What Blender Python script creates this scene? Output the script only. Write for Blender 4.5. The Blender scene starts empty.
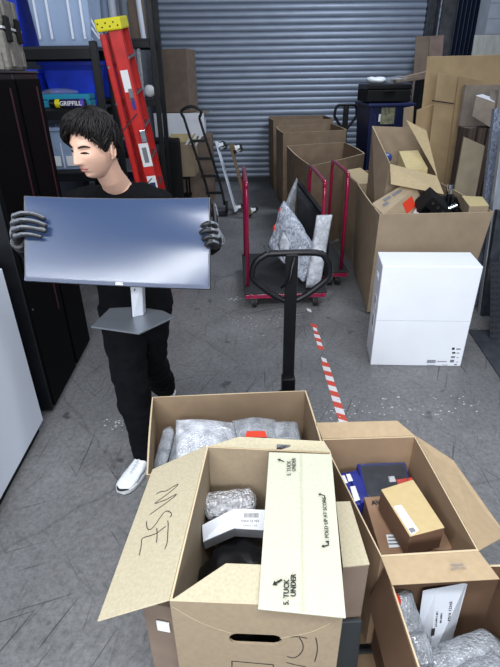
import bpy, bmesh, math, random
from mathutils import Vector, Matrix, noise
V = Vector
random.seed(11)
scn = bpy.context.scene
COL = scn.collection
PI = math.pi

# ---------------------------------------------------------------- camera
F = 481.0; CX = 250.0; CY = 333.5; EYE = 1.9
def camv(x, y): return V(((x-CX)/F, -(y-CY)/F, -1.0))
_Z = -camv(262, 1225).normalized()
_Y = camv(230, 73); _Y = (_Y - _Z*_Y.dot(_Z)).normalized()
_X = _Y.cross(_Z)
ROT = Matrix((_X, _Y, _Z))
EYEP = V((0, 0, EYE))
cd = bpy.data.cameras.new('camera'); co = bpy.data.objects.new('camera', cd); COL.objects.link(co)
cd.sensor_fit = 'VERTICAL'; cd.sensor_height = 36; cd.lens = F/667*36; cd.clip_start = .02
co.matrix_world = Matrix.Translation(EYEP) @ ROT.to_4x4()
scn.camera = co
# measuring aids: the point of a sight line on a plane of the room (authoring only)
def ray(x, y): return ROT @ camv(x, y)
def az(x, y, z=0.0): d = ray(x, y); return EYEP + d*((z-EYE)/d.z)
def ay(x, y, Y): d = ray(x, y); return EYEP + d*(Y/d.y)
def ax(x, y, X): d = ray(x, y); return EYEP + d*(X/d.x)
def ad(x, y, Z): return EYEP + ray(x, y)*Z

# ---------------------------------------------------------------- materials
MATS = {}
def mat(name, col, rough=.6, metal=0, noise_s=0, noise_a=.15, bump=0, bump_s=60, spec=.5, stretch=None, col2=None, alpha=1, trans=0, emit=0, coat=0, sheen=0, vor=False):
    if name in MATS: return MATS[name]
    m = bpy.data.materials.new(name); m.use_nodes = True
    nt = m.node_tree; b = nt.nodes['Principled BSDF']
    b.inputs['Base Color'].default_value = (*col, 1)
    b.inputs['Roughness'].default_value = rough
    b.inputs['Metallic'].default_value = metal
    b.inputs['Specular IOR Level'].default_value = spec
    b.inputs['Alpha'].default_value = alpha
    b.inputs['Transmission Weight'].default_value = trans
    b.inputs['Coat Weight'].default_value = coat
    b.inputs['Sheen Weight'].default_value = sheen
    if emit:
        b.inputs['Emission Color'].default_value = (*col, 1); b.inputs['Emission Strength'].default_value = emit
    tc = nt.nodes.new('ShaderNodeTexCoord'); src = tc.outputs['Object']
    if stretch:
        mp = nt.nodes.new('ShaderNodeMapping'); mp.inputs['Scale'].default_value = stretch
        nt.links.new(src, mp.inputs['Vector']); src = mp.outputs[0]
    if noise_s:
        n = nt.nodes.new('ShaderNodeTexNoise'); n.inputs['Scale'].default_value = noise_s; n.inputs['Detail'].default_value = 6
        r = nt.nodes.new('ShaderNodeValToRGB')
        c2 = col2 if col2 else tuple(c*(1-noise_a*1.6) for c in col)
        c1 = tuple(min(1, c*(1+noise_a)) for c in col)
        r.color_ramp.elements[0].position = .3; r.color_ramp.elements[1].position = .7
        r.color_ramp.elements[0].color = (*c2, 1); r.color_ramp.elements[1].color = (*c1, 1)
        nt.links.new(src, n.inputs['Vector']); nt.links.new(n.outputs[0], r.inputs[0]); nt.links.new(r.outputs[0], b.inputs['Base Color'])
    if bump:
        if vor:
            n2 = nt.nodes.new('ShaderNodeTexVoronoi'); n2.inputs['Scale'].default_value = bump_s; o = n2.outputs['Distance']
        else:
            n2 = nt.nodes.new('ShaderNodeTexNoise'); n2.inputs['Scale'].default_value = bump_s; n2.inputs['Detail'].default_value = 4; o = n2.outputs[0]
        bp = nt.nodes.new('ShaderNodeBump'); bp.inputs['Strength'].default_value = bump; bp.inputs['Distance'].default_value = .01
        nt.links.new(src, n2.inputs['Vector']); nt.links.new(o, bp.inputs['Height']); nt.links.new(bp.outputs[0], b.inputs['Normal'])
    MATS[name] = m
    return m

def s(r, g, b):   # sRGB 0-255 to linear
    f = lambda c: (c/255/12.92 if c/255 <= .04045 else ((c/255+.055)/1.055)**2.4)
    return (f(r), f(g), f(b))

KRAFT = mat('kraft_board', s(160,141,118), .75, noise_s=9, noise_a=.06, bump=.05, bump_s=140, spec=.25)
KRAFTP = mat('kraft_board_pale', s(184,174,148), .7, noise_s=120, noise_a=.07, bump=.04, bump_s=160, spec=.3)
KRAFTD = mat('kraft_board_dark', s(126,110,98), .8, noise_s=7, noise_a=.1, bump=.05, bump_s=120, spec=.2)
KRAFTG = mat('grey_board', s(150,138,126), .8, noise_s=14, noise_a=.1, spec=.2)
KRAFTY = mat('kraft_board_yellow', s(208,190,140), .7, noise_s=60, noise_a=.05, spec=.3)
WHITEB = mat('white_coated_board', s(240,243,250), .55, noise_s=5, noise_a=.02, spec=.35)
WHITEP = mat('white_paint', s(226,233,246), .45, noise_s=2, noise_a=.03, spec=.4)
PAPER = mat('label_paper', s(235,236,238), .6)
INK = mat('printing_ink', s(28,26,30), .6)
INKG = mat('grey_ink', s(120,122,128), .6)
BLACK = mat('black_metal', s(14,15,19), .4, noise_s=6, noise_a=.3, spec=.35)
BLACKM = mat('black_matte', s(16,16,18), .7, spec=.25)
BLACKGL = mat('black_gloss', s(5,6,8), .6, spec=.06)
RUBBER = mat('rubber', s(26,26,28), .7)
STEEL = mat('brushed_steel', s(150,154,158), .35, 1, noise_s=30, noise_a=.1)
GALV = mat('galvanised_steel', s(128,136,148), .45, .7, noise_s=18, noise_a=.25)
CHROME = mat('chrome', s(190,194,200), .15, 1)
MAGENTA = mat('magenta_enamel', s(148,12,62), .3, noise_s=20, noise_a=.12, coat=.4)
RED = mat('red_fibreglass', s(205,38,34), .4, noise_s=12, noise_a=.12)
YELLOW = mat('yellow_plastic', s(226,216,20), .5)
BLUE = mat('blue_plastic', s(16,56,200), .45, noise_s=5, noise_a=.25)
BLUED = mat('dark_blue_plastic', s(12,28,76), .45, noise_s=6, noise_a=.3)
BLUEC = mat('blue_printed_carton', s(36,48,138), .35, noise_s=12, noise_a=.15)
TEAL = mat('teal_plastic', s(24,142,176), .4)
NAVY = mat('navy_steel', s(14,26,48), .5)
WOOD = mat('wood_board', s(120,98,74), .7, noise_s=6, noise_a=.2, stretch=(1,1,9))
WOODG = mat('weathered_plywood', s(140,136,128), .8, noise_s=5, noise_a=.15, stretch=(6,6,1))
REDINK = mat('red_sticker', s(226,66,40), .5)
GREYPL = mat('grey_rugged_plastic', s(116,112,106), .6, noise_s=30, noise_a=.2, bump=.3, bump_s=60)

def bubble_mat(name, col, a=.82):
    m = mat(name, col, .16, spec=.8, bump=.55, bump_s=105, vor=True, noise_s=18, noise_a=.3, coat=.4, alpha=a)
    return m
BUBBLE = bubble_mat('bubble_film', s(190,196,204), .62)
BUBBLEW = bubble_mat('bubble_film_white', s(214,218,228), .95)
FILM = mat('clear_film', s(205,212,220), .12, spec=.45, alpha=.16, bump=.5, bump_s=18)
CLEARP = mat('clear_plastic_tub', s(190,212,244), .2, alpha=.5, spec=.7)

# ---------------------------------------------------------------- mesh builder
class MB:
    def __init__(self): self.bm = bmesh.new(); self.mi = 0
    def _f(self, vs):
        try: f = self.bm.faces.new(vs); f.material_index = self.mi; return f
        except ValueError: return None
    def box(self, c, size, M=None):
        c = V(c); h = V(size)*.5; vs = []
        for k in range(8):
            p = V(((h.x if k & 1 else -h.x), (h.y if k & 2 else -h.y), (h.z if k & 4 else -h.z)))
            if M is not None: p = M @ p
            vs.append(self.bm.verts.new(c+p))
        for q in ((0,2,3,1),(4,5,7,6),(0,1,5,4),(2,6,7,3),(0,4,6,2),(1,3,7,5)): self._f([vs[i] for i in q])
        return self
    def hexa(self, lo, up):           # two rings of equal length
        n = len(lo); a = [self.bm.verts.new(p) for p in lo]; b = [self.bm.verts.new(p) for p in up]
        self._f(list(reversed(a))); self._f(b)
        for i in range(n): self._f([a[i], a[(i+1) % n], b[(i+1) % n], b[i]])
        return self
    def prism(self, pts, t):          # t: vector or number along the normal
        pts = [V(p) for p in pts]
        if not isinstance(t, Vector):
            nrm = V((0,0,0))
            for i in range(len(pts)): nrm += pts[i].cross(pts[(i+1) % len(pts)])
            t = nrm.normalized()*t
        return self.hexa(pts, [p+t for p in pts])
    def loft(self, rings, cap=True, closed=False):
        R = [[self.bm.verts.new(p) for p in r] for r in rings]; n = len(R[0])
        m = len(R)
        for j in range(m if closed else m-1):
            a, b = R[j], R[(j+1) % m]
            for i in range(n): self._f([a[i], a[(i+1) % n], b[(i+1) % n], b[i]])
        if cap and not closed: self._f(list(reversed(R[0]))); self._f(R[-1])
        return self
    def tube(self, pts, r, n=10, closed=False):
        pts = [V(p) for p in pts]; m = len(pts); rings = []
        rs = r if isinstance(r, (list, tuple)) else [r]*m
        t0 = (pts[1]-pts[0]).normalized(); up = V((0,0,1)) if abs(t0.z) < .9 else V((1,0,0))
        side = t0.cross(up).normalized()
        for i in range(m):
            if closed: t = (pts[(i+1) % m]-pts[i-1]).normalized()
            else:
                t = (pts[min(i+1, m-1)]-pts[max(i-1, 0)]).normalized()
            side = (side - t*side.dot(t)).normalized(); u = side.cross(t)
            rings.append([pts[i]+(side*math.cos(a)+u*math.sin(a))*rs[i] for a in [2*PI*k/n for k in range(n)]])
        return self.loft(rings, True, closed)
    def cyl(self, a, b, r, n=20, r2=None): return self.tube([a, b], [r, r if r2 is None else r2], n)
    def ell(self, c, rad, M=None, nu=18, nv=12):
        c = V(c); rad = V(rad); rings = []
        for j in range(1, nv):
            th = PI*j/nv; ring = []
            for i in range(nu):
                ph = 2*PI*i/nu; p = V((rad.x*math.sin(th)*math.cos(ph), rad.y*math.sin(th)*math.sin(ph), -rad.z*math.cos(th)))
                if M is not None: p = M @ p
                ring.append(c+p)
            rings.append(ring)
        return self.loft(rings)
    def build(self, name, mats, parent=None, bevel=0, smooth=False, seg=2, recalc=True):
        if recalc: bmesh.ops.recalc_face_normals(self.bm, faces=self.bm.faces[:])
        if parent is not None:
            o = V(parent['_o']); bmesh.ops.translate(self.bm, verts=self.bm.verts[:], vec=-o)
        me = bpy.data.meshes.new(name); self.bm.to_mesh(me); self.bm.free()
        ob = bpy.data.objects.new(name, me); COL.objects.link(ob)
        for m in (mats if isinstance(mats, (list, tuple)) else [mats]): me.materials.append(m)
        if smooth:
            for p in me.polygons: p.use_smooth = True
        if bevel:
            b = ob.modifiers.new('bevel', 'BEVEL'); b.width = bevel; b.segments = seg; b.limit_method = 'ANGLE'; b.angle_limit = .6
            b.harden_normals = False
        if parent is not None:
            ob.parent = parent; ob['_o'] = parent['_o']
        else: ob['_o'] = (0.0, 0.0, 0.0)
        return ob

def tag(o, label, cat, group=None):
    o['label'] = label; o['category'] = cat
    if group: o['group'] = group
    return o
def thing(name, label, cat, loc, group=None):
    o = bpy.data.objects.new(name, None); COL.objects.link(o); o.location = loc; o.empty_display_size = .05
    o['_o'] = tuple(loc); return tag(o, label, cat, group)
def struct(o): o['kind'] = 'structure'; return o
def solo(mb, name, mats, label, cat, group=None, **k):     # a thing that is one mesh, origin at its base
    zs = [v.co for v in mb.bm.verts]
    c = sum(zs, V((0,0,0)))/len(zs); base = V((c.x, c.y, min(v.z for v in zs)))
    bmesh.ops.translate(mb.bm, verts=mb.bm.verts[:], vec=-base)
    o = mb.build(name, mats, None, **k); o.location = base; o['_o'] = tuple(base)
    return tag(o, label, cat, group)

def text(txt, size, origin, xd, yd, m, parent, name='lettering', ext=.0004, bold=0, align='CENTER', space=1.0):
    cu = bpy.data.curves.new('t', 'FONT'); cu.body = txt; cu.size = size; cu.extrude = ext; cu.align_x = align; cu.align_y = 'CENTER'
    cu.offset = bold; cu.resolution_u = 3; cu.space_character = space; cu.space_line = .8
    ob = bpy.data.objects.new('t', cu); COL.objects.link(ob)
    dg = bpy.context.evaluated_depsgraph_get(); dg.update()
    me = bpy.data.meshes.new_from_object(ob.evaluated_get(dg)); bpy.data.objects.remove(ob)
    xd = V(xd).normalized(); yd = V(yd); yd = (yd-xd*yd.dot(xd)).normalized(); zd = xd.cross(yd)
    M = Matrix((xd, yd, zd)).transposed().to_4x4(); M.translation = V(origin)
    me.transform(M); me.transform(Matrix.Translation(-V(parent['_o'])))
    o = bpy.data.objects.new(name, me); COL.objects.link(o); me.materials.clear(); me.materials.append(m)
    o.parent = parent; o['_o'] = parent['_o']; return o

def ribbon(mb, pts, w, nrm, t=.0005):      # a pen stroke lying on a surface
    pts = [V(p) for p in pts]; nrm = V(nrm).normalized(); L = []; Rr = []
    for i, p in enumerate(pts):
        d = (pts[min(i+1, len(pts)-1)]-pts[max(i-1, 0)]).normalized(); q = nrm.cross(d).normalized()*w*.5
        L.append(p+q); Rr.append(p-q)
    for i in range(len(pts)-1): mb.hexa([L[i], Rr[i], Rr[i+1], L[i+1]], [v+nrm*t for v in (L[i], Rr[i], Rr[i+1], L[i+1])])

def smoothpath(pts, n=4):
    pts = [V(p) for p in pts]; out = []
    for i in range(len(pts)-1):
        p0 = pts[max(i-1, 0)]; p1 = pts[i]; p2 = pts[i+1]; p3 = pts[min(i+2, len(pts)-1)]
        for k in range(n):
            t = k/n; out.append(.5*((2*p1)+(-p0+p2)*t+(2*p0-5*p1+4*p2-p3)*t*t+(-p0+3*p1-3*p2+p3)*t**3))
    out.append(pts[-1]); return out

def cut(ob, mb):                            # take a hole out of a mesh
    o = V(ob['_o']); bmesh.ops.recalc_face_normals(mb.bm, faces=mb.bm.faces[:]); bmesh.ops.translate(mb.bm, verts=mb.bm.verts[:], vec=-o)
    me = bpy.data.meshes.new('c'); mb.bm.to_mesh(me); mb.bm.free(); c = bpy.data.objects.new('c', me); COL.objects.link(c)
    if ob.parent: c.parent = ob.parent
    else: c.location = o
    md = ob.modifiers.new('b', 'BOOLEAN'); md.object = c; md.operation = 'DIFFERENCE'; md.solver = 'EXACT'
    dg = bpy.context.evaluated_depsgraph_get(); dg.update()
    ne = bpy.data.meshes.new_from_object(ob.evaluated_get(dg)); ob.modifiers.clear(); ob.data = ne
    bpy.data.objects.remove(c)

def bake(ob, voxel=None, smooth=0, decimate=None):
    if voxel: m = ob.modifiers.new('r', 'REMESH'); m.mode = 'VOXEL'; m.voxel_size = voxel; m.use_smooth_shade = True
    if smooth: m = ob.modifiers.new('s', 'SMOOTH'); m.iterations = smooth; m.factor = .5
    dg = bpy.context.evaluated_depsgraph_get(); dg.update()
    ne = bpy.data.meshes.new_from_object(ob.evaluated_get(dg)); mats = [x for x in ob.data.materials]
    ob.modifiers.clear(); ob.data = ne
    if not ne.materials:
        for x in mats: ne.materials.append(x)
    for p in ne.polygons: p.use_smooth = True
    return ob

# ---------------------------------------------------------------- cartons
def ring_in(r, t):
    c = sum(r, V((0,0,0)))/4; return [p+(V((c.x-p.x, c.y-p.y, 0))).normalized()*t*1.4 for p in r]
def carton(label, rim, zb, flaps=(), m=KRAFT, t=.006, group=None, base=None, name='cardboard_box', bulge=0, cat='cardboard box', fm=None, bot=None, loc=None):
    """open carton: rim = BL, BR, FR, FL ; flaps = lists of points, the first two on the rim"""
    rim = [V(p) for p in rim]
    base = [V(p) for p in base] if base else [V((p.x, p.y, zb)) for p in rim]
    c = sum(base, V((0,0,0)))/4
    root = thing(name, label, cat, loc or (c.x, c.y, min(p.z for p in base)), group)
    mb = MB()
    def dense(r, k):                         # outward bow of worn walls
        out = []
        cc = sum(r, V((0,0,0)))/4
        for i in range(4):
            a, b = r[i], r[(i+1) % 4]; n = V(((b-a).y, -(b-a).x, 0)).normalized()
            if n.dot((a+b)/2-cc) < 0: n = -n
            for j in range(6): out.append(a.lerp(b, j/6)+n*k*math.sin(PI*j/6))
        return out
    if bulge:
        lv = 6; O = []
        for l in range(lv+1):
            f = l/lv; r = [b.lerp(p, f) for b, p in zip(base, rim)]
            O.append(dense(r, bulge*(.35+.65*math.sin(PI*min(1, f*1.15)*.8)) if f > 0 else 0))
        cc = sum(rim, V((0,0,0)))/4
        def inn(r): q = sum(r, V((0,0,0)))/len(r); return [p+V((q.x-p.x, q.y-p.y, 0)).normalized()*t for p in r]
        rings = O + [inn(r) for r in reversed(O)]; rings[-1] = [p+V((0,0,t)) for p in rings[-1]]
        mb.loft(rings)
    else:
        ib = [p+(rr-p).normalized()*t for p, rr in zip(ring_in(base, t), ring_in(rim, t))]
        mb.loft([base, rim, ring_in(rim, t), ib])
    bmesh.ops.recalc_face_normals(mb.bm, faces=mb.bm.faces[:]); mb.bm.normal_update(); zt = min(p.z for p in rim)-.03
    for f in mb.bm.faces:
        if abs(f.normal.z) > .7 and f.calc_center_median().z > zt: f.material_index = 1
    mb.build('body', [m, mat('board_edge', s(196,176,144), .7)], root, bevel=0)
    for f in flaps:
        f = [V(p) for p in f]
        mb = MB(); mb.prism(f, .004)
        mb.build('flap', fm or m, root, bevel=.0012)
    return root

def closed_box(label, lo, size, rotz=0, m=KRAFT, name='cardboard_box', group=None, tape=None, cat='cardboard box', tilt=None, bevel=.004, seam=True):
    """closed carton standing on lo = centre of its underside"""
    lo = V(lo); root = thing(name, label, cat, lo, group)
    M = Matrix.Rotation(rotz, 3, 'Z')
    if tilt is not None: M = tilt @ M
    sx, sy, sz = size
    mb = MB(); mb.box(lo+M@V((0,0,sz/2)), size, M); mb.build('body', m, root, bevel=bevel)
    if seam:
        for sgn in (-1, 1):
            mb = MB(); mb.box(lo+M@V((0, sgn*(sy/4), sz+.0012)), (sx*.995, sy/2-.003, .0024), M); mb.build('flap', m, root)
    if tape:
        mb = MB(); mb.box(lo+M@V((0,0,sz+.003)), (sx*1.002, .05, .0012), M); mb.build('packing_tape', tape, root)
    root['_m'] = [list(r) for r in M]; return root, M

# ================================================================ THE SETTING
def floor_mat():
    m = bpy.data.materials.new('concrete_floor'); m.use_nodes = True; nt = m.node_tree; b = nt.nodes['Principled BSDF']
    tc = nt.nodes.new('ShaderNodeTexCoord'); L = nt.links.new
    def N(scale, det=8, rough=.6, st=(1,1,1), rot=0):
        mp0 = nt.nodes.new('ShaderNodeMapping'); mp0.inputs['Rotation'].default_value = (0,0,rot)
        mp = nt.nodes.new('ShaderNodeMapping'); mp.inputs['Scale'].default_value = st
        L(tc.outputs['Object'], mp0.inputs[0]); L(mp0.outputs[0], mp.inputs[0])
        n = nt.nodes.new('ShaderNodeTexNoise'); n.inputs['Scale'].default_value = scale; n.inputs['Detail'].default_value = det; n.inputs['Roughness'].default_value = rough
        L(mp.outputs[0], n.inputs['Vector']); return n.outputs[0]
    def ramp(v, stops):
        r = nt.nodes.new('ShaderNodeValToRGB'); e = r.color_ramp.elements
        e[0].position, e[0].color = stops[0][0], (*stops[0][1], 1); e[1].position, e[1].color = stops[1][0], (*stops[1][1], 1)
        for p, c in stops[2:]: q = e.new(p); q.color = (*c, 1)
        L(v, r.inputs[0]); return r.outputs[0]
    def mix(a, b2, f, t='MULTIPLY'):
        x = nt.nodes.new('ShaderNodeMix'); x.data_type = 'RGBA'; x.blend_type = t
        if isinstance(f, float): x.inputs[0].default_value = f
        else: L(f, x.inputs[0])
        L(a, x.inputs[6])
        if isinstance(b2, tuple): x.inputs[7].default_value = (*b2, 1)
        else: L(b2, x.inputs[7])
        return x.outputs[2]
    c = ramp(N(1.3, 10, .65), [(.3, s(122,122,122)), (.7, s(149,149,150))])
    c = mix(c, ramp(N(38, 6, .8), [(.32, s(165,165,165)), (.62, (1,1,1))]), .75)
    # long scuffs and scratches in two directions
    for rot, sc in ((.5, 3.2), (-.75, 2.6), (.1, 4)):
        st = ramp(N(sc, 9, .75, (9, .7, 1), rot), [(.30, s(120,120,122)), (.44, (1,1,1))])
        c = mix(c, st, .5)
    # dark spots
    c = mix(c, ramp(N(7, 4, .5), [(.27, s(60,60,62)), (.33, (1,1,1))]), .6)
    for rot, sc, th in ((.45, 2.2, .305), (-.62, 1.7, .30), (1.25, 1.9, .30), (.05, 2.5, .30)):   # thin straight scratches
        c = mix(c, ramp(N(sc, 3, .5, (22, .5, 1), rot), [(th, s(88,88,92)), (th+.018, (1,1,1))]), .6)
    c = mix(c, ramp(N(.55, 4, .5), [(.35, s(222,222,224)), (.65, (1,1,1))]), .8)
    # cracks
    vo = nt.nodes.new('ShaderNodeTexVoronoi'); vo.feature = 'DISTANCE_TO_EDGE'; vo.inputs['Scale'].default_value = .33
    mp = nt.nodes.new('ShaderNodeMapping'); mp.inputs['Location'].default_value = (.9, .35, 0)
    nn = nt.nodes.new('ShaderNodeTexNoise'); nn.inputs['Scale'].default_value = 5; nn.inputs['Detail'].default_value = 6
    va = nt.nodes.new('ShaderNodeVectorMath'); va.operation = 'MULTIPLY_ADD'; va.inputs[1].default_value = (.12,.12,0)
    L(tc.outputs['Object'], mp.inputs[0]); L(mp.outputs[0], nn.inputs['Vector']); L(nn.outputs[1], va.inputs[0]); L(mp.outputs[0], va.inputs[2]); L(va.outputs[0], vo.inputs['Vector'])
    c = mix(c, ramp(vo.outputs[0], [(.0, s(90,90,92)), (.0011, (1,1,1))]), .3)
    L(c, b.inputs['Base Color'])
    b.inputs['Specular IOR Level'].default_value = .35
    L(ramp(N(4, 6, .6), [(.3, (.42,)*3), (.7, (.62,)*3)]), b.inputs['Roughness'])
    bp = nt.nodes.new('ShaderNodeBump'); bp.inputs['Strength'].default_value = .12; bp.inputs['Distance'].default_value = .01
    L(N(50, 5, .7), bp.inputs['Height']); L(bp.outputs[0], b.inputs['Normal'])
    return m
mb = MB(); mb.box((.8, 4.2, -.05), (7.4, 12.0, .1)); struct(mb.build('floor', floor_mat()))

CONC = mat('painted_blockwork', s(150,156,166), .8, noise_s=4, noise_a=.1, bump=.15, bump_s=40)
def block_wall(name, x0, x1, y, z1, t=.2):
    mb = MB(); mb.box(((x0+x1)/2, y+t/2, z1/2), (x1-x0, t, z1)); 
    # mortar joints cut as thin recess strips standing proud as block faces
    z = 0; k = 0
    while z < z1-.05:
        h = min(.2, z1-z)-.008; x = x0-(.2 if k % 2 else 0)
        while x < x1:
            a = max(x, x0); b_ = min(x+.392, x1)
            if b_-a > .02: mb.box(((a+b_)/2, y-.004, z+h/2), (b_-a, .008, h))
            x += .4
        z += .2; k += 1
    return struct(mb.build(name, CONC))
block_wall('wall_back_left', -2.9, -1.42, 10.1, 3.7)
block_wall('wall_back_right', 3.95, 4.5, 10.1, 3.7)
mb = MB(); mb.box((-2.95, 5, 1.9), (.1, 10.4, 3.8)); struct(mb.build('wall_left', mat('wall_paint_dark', s(60,64,74), .8, noise_s=3, noise_a=.15)))
mb = MB(); mb.box((4.55, 7, 1.9), (.1, 6.6, 3.8)); struct(mb.build('wall_right', CONC))

# roller shutter: curled slats as real relief
def shutter():
    mb = MB(); pitch = .104; prof = []
    z = .06
    while z < 3.65:
        for k in range(6):
            t = k/6
            prof.append((10.02-.022*math.sin(PI*t)**.7 if t > 0 else 10.035, z+pitch*t))
        z += pitch
    prof.append((10.035, z))
    x0, x1 = -1.2, 3.47
    a = [mb.bm.verts.new((x0, y, zz)) for y, zz in prof]; b = [mb.bm.verts.new((x1, y, zz)) for y, zz in prof]
    for i in range(len(prof)-1): mb._f([a[i], b[i], b[i+1], a[i+1]])
    a2 = [mb.bm.verts.new((x0, 10.06, zz)) for zz in (0.06, z)]; b2 = [mb.bm.verts.new((x1, 10.06, zz)) for zz in (.06, z)]
    mb._f([a2[0], b2[0], b2[1], a2[1]])
    o = mb.build('door_1', mat('shutter_slats', s(150,160,176), .45, .35, noise_s=3, noise_a=.07, stretch=(1,1,4)), recalc=False)
    struct(o)
    mb = MB(); mb.box(((x0+x1)/2, 10.01, .04), (x1-x0, .07, .08)); mb.build('bottom_rail', mat('rail_dark', s(60,64,70), .6), o)
    for x in (-1.27, 3.54):
        mb = MB(); mb.box((x, 9.97, 1.85), (.14, .14, 3.7)); mb.box((x, 9.885, 1.85), (.03, .03, 3.7)); mb.build('guide_rail', mat('guide', s(58,62,70), .5, noise_s=9, noise_a=.3), o, bevel=.004)
shutter()
mb = MB(); mb.box((3.78, 9.95, 1.85), (.3, .3, 3.7)); struct(mb.build('trim_1', mat('steel_column', s(78,80,84), .6, noise_s=6, noise_a=.3)))
mb = MB(); mb.cyl((3.62,9.72,0),(3.62,9.72,3.7),.022,12); mb.box((3.62,9.71,2.16),(.09,.05,.16)); struct(mb.build('trim_2', GALV))

# folded navy concertina gate beside the shutter
root = thing('folding_gate', 'dark navy ribbed folding gate standing right of the roller shutter', 'gate', (4.2, 9.35, 0))
pts = []
for i in range(19): pts.append((3.74+i*.036, 9.35+(.05 if i % 2 else -.05)))
for i in range(18):
    (x0, y0), (x1, y1) = pts[i], pts[i+1]
    mb = MB(); mb.prism([(x0,y0,.02),(x1,y1,.02),(x1,y1,3.5),(x0,y0,3.5)], .008); mb.build('gate_leaf', NAVY, root)
# pale block pier nearer on the right
block_wall('wall_right_pier', 3.95, 4.5, 8.6, 3.7, .35)

# ---- floor marking tape, broken towards its far end
tw = mat('tape_white', s(232,230,232), .5); tr = mat('tape_red', s(214,70,44), .5)
tape = thing('marking_tape', 'worn red and white striped tape stuck along the grey floor', 'floor tape', (.65, 3, .0006)); mb = MB(); k = 0; last = 2.0
segs = [(2.1, 3.08), (3.1, 3.14), (3.2, 3.62), (3.86, 3.98)]
wq = random.Random(3)
yy = 2.1
while yy < 4.0:
    n = yy+.062
    if any(a <= yy and n <= b+.03 for a, b in segs):
        if yy-last > .09: mb.build('tape_piece', [tr, tw], tape); mb = MB()
        last = yy; mb.mi = k % 2
        x0 = .65+.01*math.sin(yy*2); w = .026 if yy < 3 else .026*wq.uniform(.55, 1)
        mb.hexa([(x0-w, yy+.02, .0006), (x0+w, yy-.01, .0006), (x0+w, n-.01, .0006), (x0-w, n+.02, .0006)], [(x0-w, yy+.02, .0016), (x0+w, yy-.01, .0016), (x0+w, n-.01, .0016), (x0-w, n+.02, .0016)])
    yy = n; k += 1
mb.build('tape_piece', [tr, tw], tape)
# ---- paint flecks (uncountable debris)
mb = MB(); rr = random.Random(5)
def fleck(x, y, r):
    n = rr.randint(4, 7); a0 = rr.random()*6; p = [V((x+r*rr.uniform(.4,1)*math.cos(a0+2*PI*i/n), y+r*.7*rr.uniform(.4,1)*math.sin(a0+2*PI*i/n), .0005)) for i in range(n)]
    mb.hexa(p, [q+V((0,0,.0012)) for q in p])
for i in range(60):
    p = az(rr.uniform(330, 480), 405+rr.gauss(0, 5)+rr.choice((0, 0, 10)), 0); fleck(p.x, p.y, rr.uniform(.003, .014))
for i in range(30):
    p = az(rr.uniform(312, 345), rr.gauss(413, 5), 0); fleck(p.x, p.y, rr.uniform(.002, .01))
for i in range(26):
    p = az(rr.uniform(104, 128), rr.gauss(423, 4), 0); fleck(p.x, p.y, rr.uniform(.003, .012))
for i in range(40):
    p = az(rr.uniform(222, 300), rr.gauss(322, 9), 0); fleck(p.x, p.y, rr.uniform(.002, .009))
for i in range(20):
    p = az(rr.uniform(226, 246), rr.gauss(299, 1.2), 0); fleck(p.x, p.y, rr.uniform(.004, .014))
o = solo(mb, 'paint_flecks', mat('paint_fleck', s(206,208,212), .6), 'small white paint flecks scattered on the grey floor', 'paint flecks'); o['kind'] = 'stuff'

# ================================================================ LEFT SIDE
# white cabinet, near left
root = thing('metal_cabinet', 'tall white metal cabinet at the left edge, nearest the camera', 'cabinet', (-1.5, 1.6, 0))
mb = MB(); mb.box((-1.5, 1.55, .56), (.6, 1.62, 1.0)); mb.build('body', WHITEP, root, bevel=.006)
mb = MB(); mb.box((-1.5, 1.55, .03), (.56, 1.58, .06)); mb.build('plinth', BLACKM, root)
for i, (ya, yb) in enumerate(((.76, 1.70), (1.71, 2.355))):
    mb = MB(); mb.box((-1.193, (ya+yb)/2, .56), (.014, yb-ya, .97)); mb.build('door', WHITEP, root, bevel=.003)
# black cabinets
def black_cabinet(label, y0, y1, x1, dark):
    root = thing('metal_cabinet', label, 'cabinet', (x1-.3, (y0+y1)/2, 0), 'black cabinets along the left side')
    yc = (y0+y1)/2; w = y1-y0
    mb = MB(); mb.box((x1-.31, yc, .97), (.60, w, 1.90)); mb.build('body', dark, root, bevel=.006)
    mb = MB(); mb.box((x1-.31, yc, 1.925), (.62, w+.008, .012)); mb.build('top_panel', mat('cab_top', s(38,40,46), .3), root, bevel=.003)
    mb = MB(); mb.box((x1-.004, yc, .97), (.016, w-.03, 1.84)); d = mb.build('door', BLACKGL, root, bevel=.003)
    mb = MB(); mb.box((x1+.01, y0+.06, .98), (.014, .02, .12)); mb.build('handle', BLACK, d, bevel=.003)
    mb = MB(); mb.box((x1+.007, y1-.1, 1.2), (.006, .012, 1.3)); mb.build('trim_strip', mat('wine_trim', s(46,14,24), .4), root)
    mb = MB(); mb.box((x1-.32, yc, .01), (.5, w-.06, .02)); mb.build('foot', BLACKM, root)
    for yy2 in (y0+.03, y1-.03): mb = MB(); mb.cyl((x1+.003, yy2, .72), (x1+.008, yy2, .72), .006, 10); mb.build('screw', CHROME, root)
black_cabinet('near black metal cabinet behind the white cabinet, beside the walking man', 2.52, 3.02, -1.18, BLACK)
black_cabinet('far black metal cabinet with the rugged grey case on its top', 3.03, 3.42, -1.18, BLACK)

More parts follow.
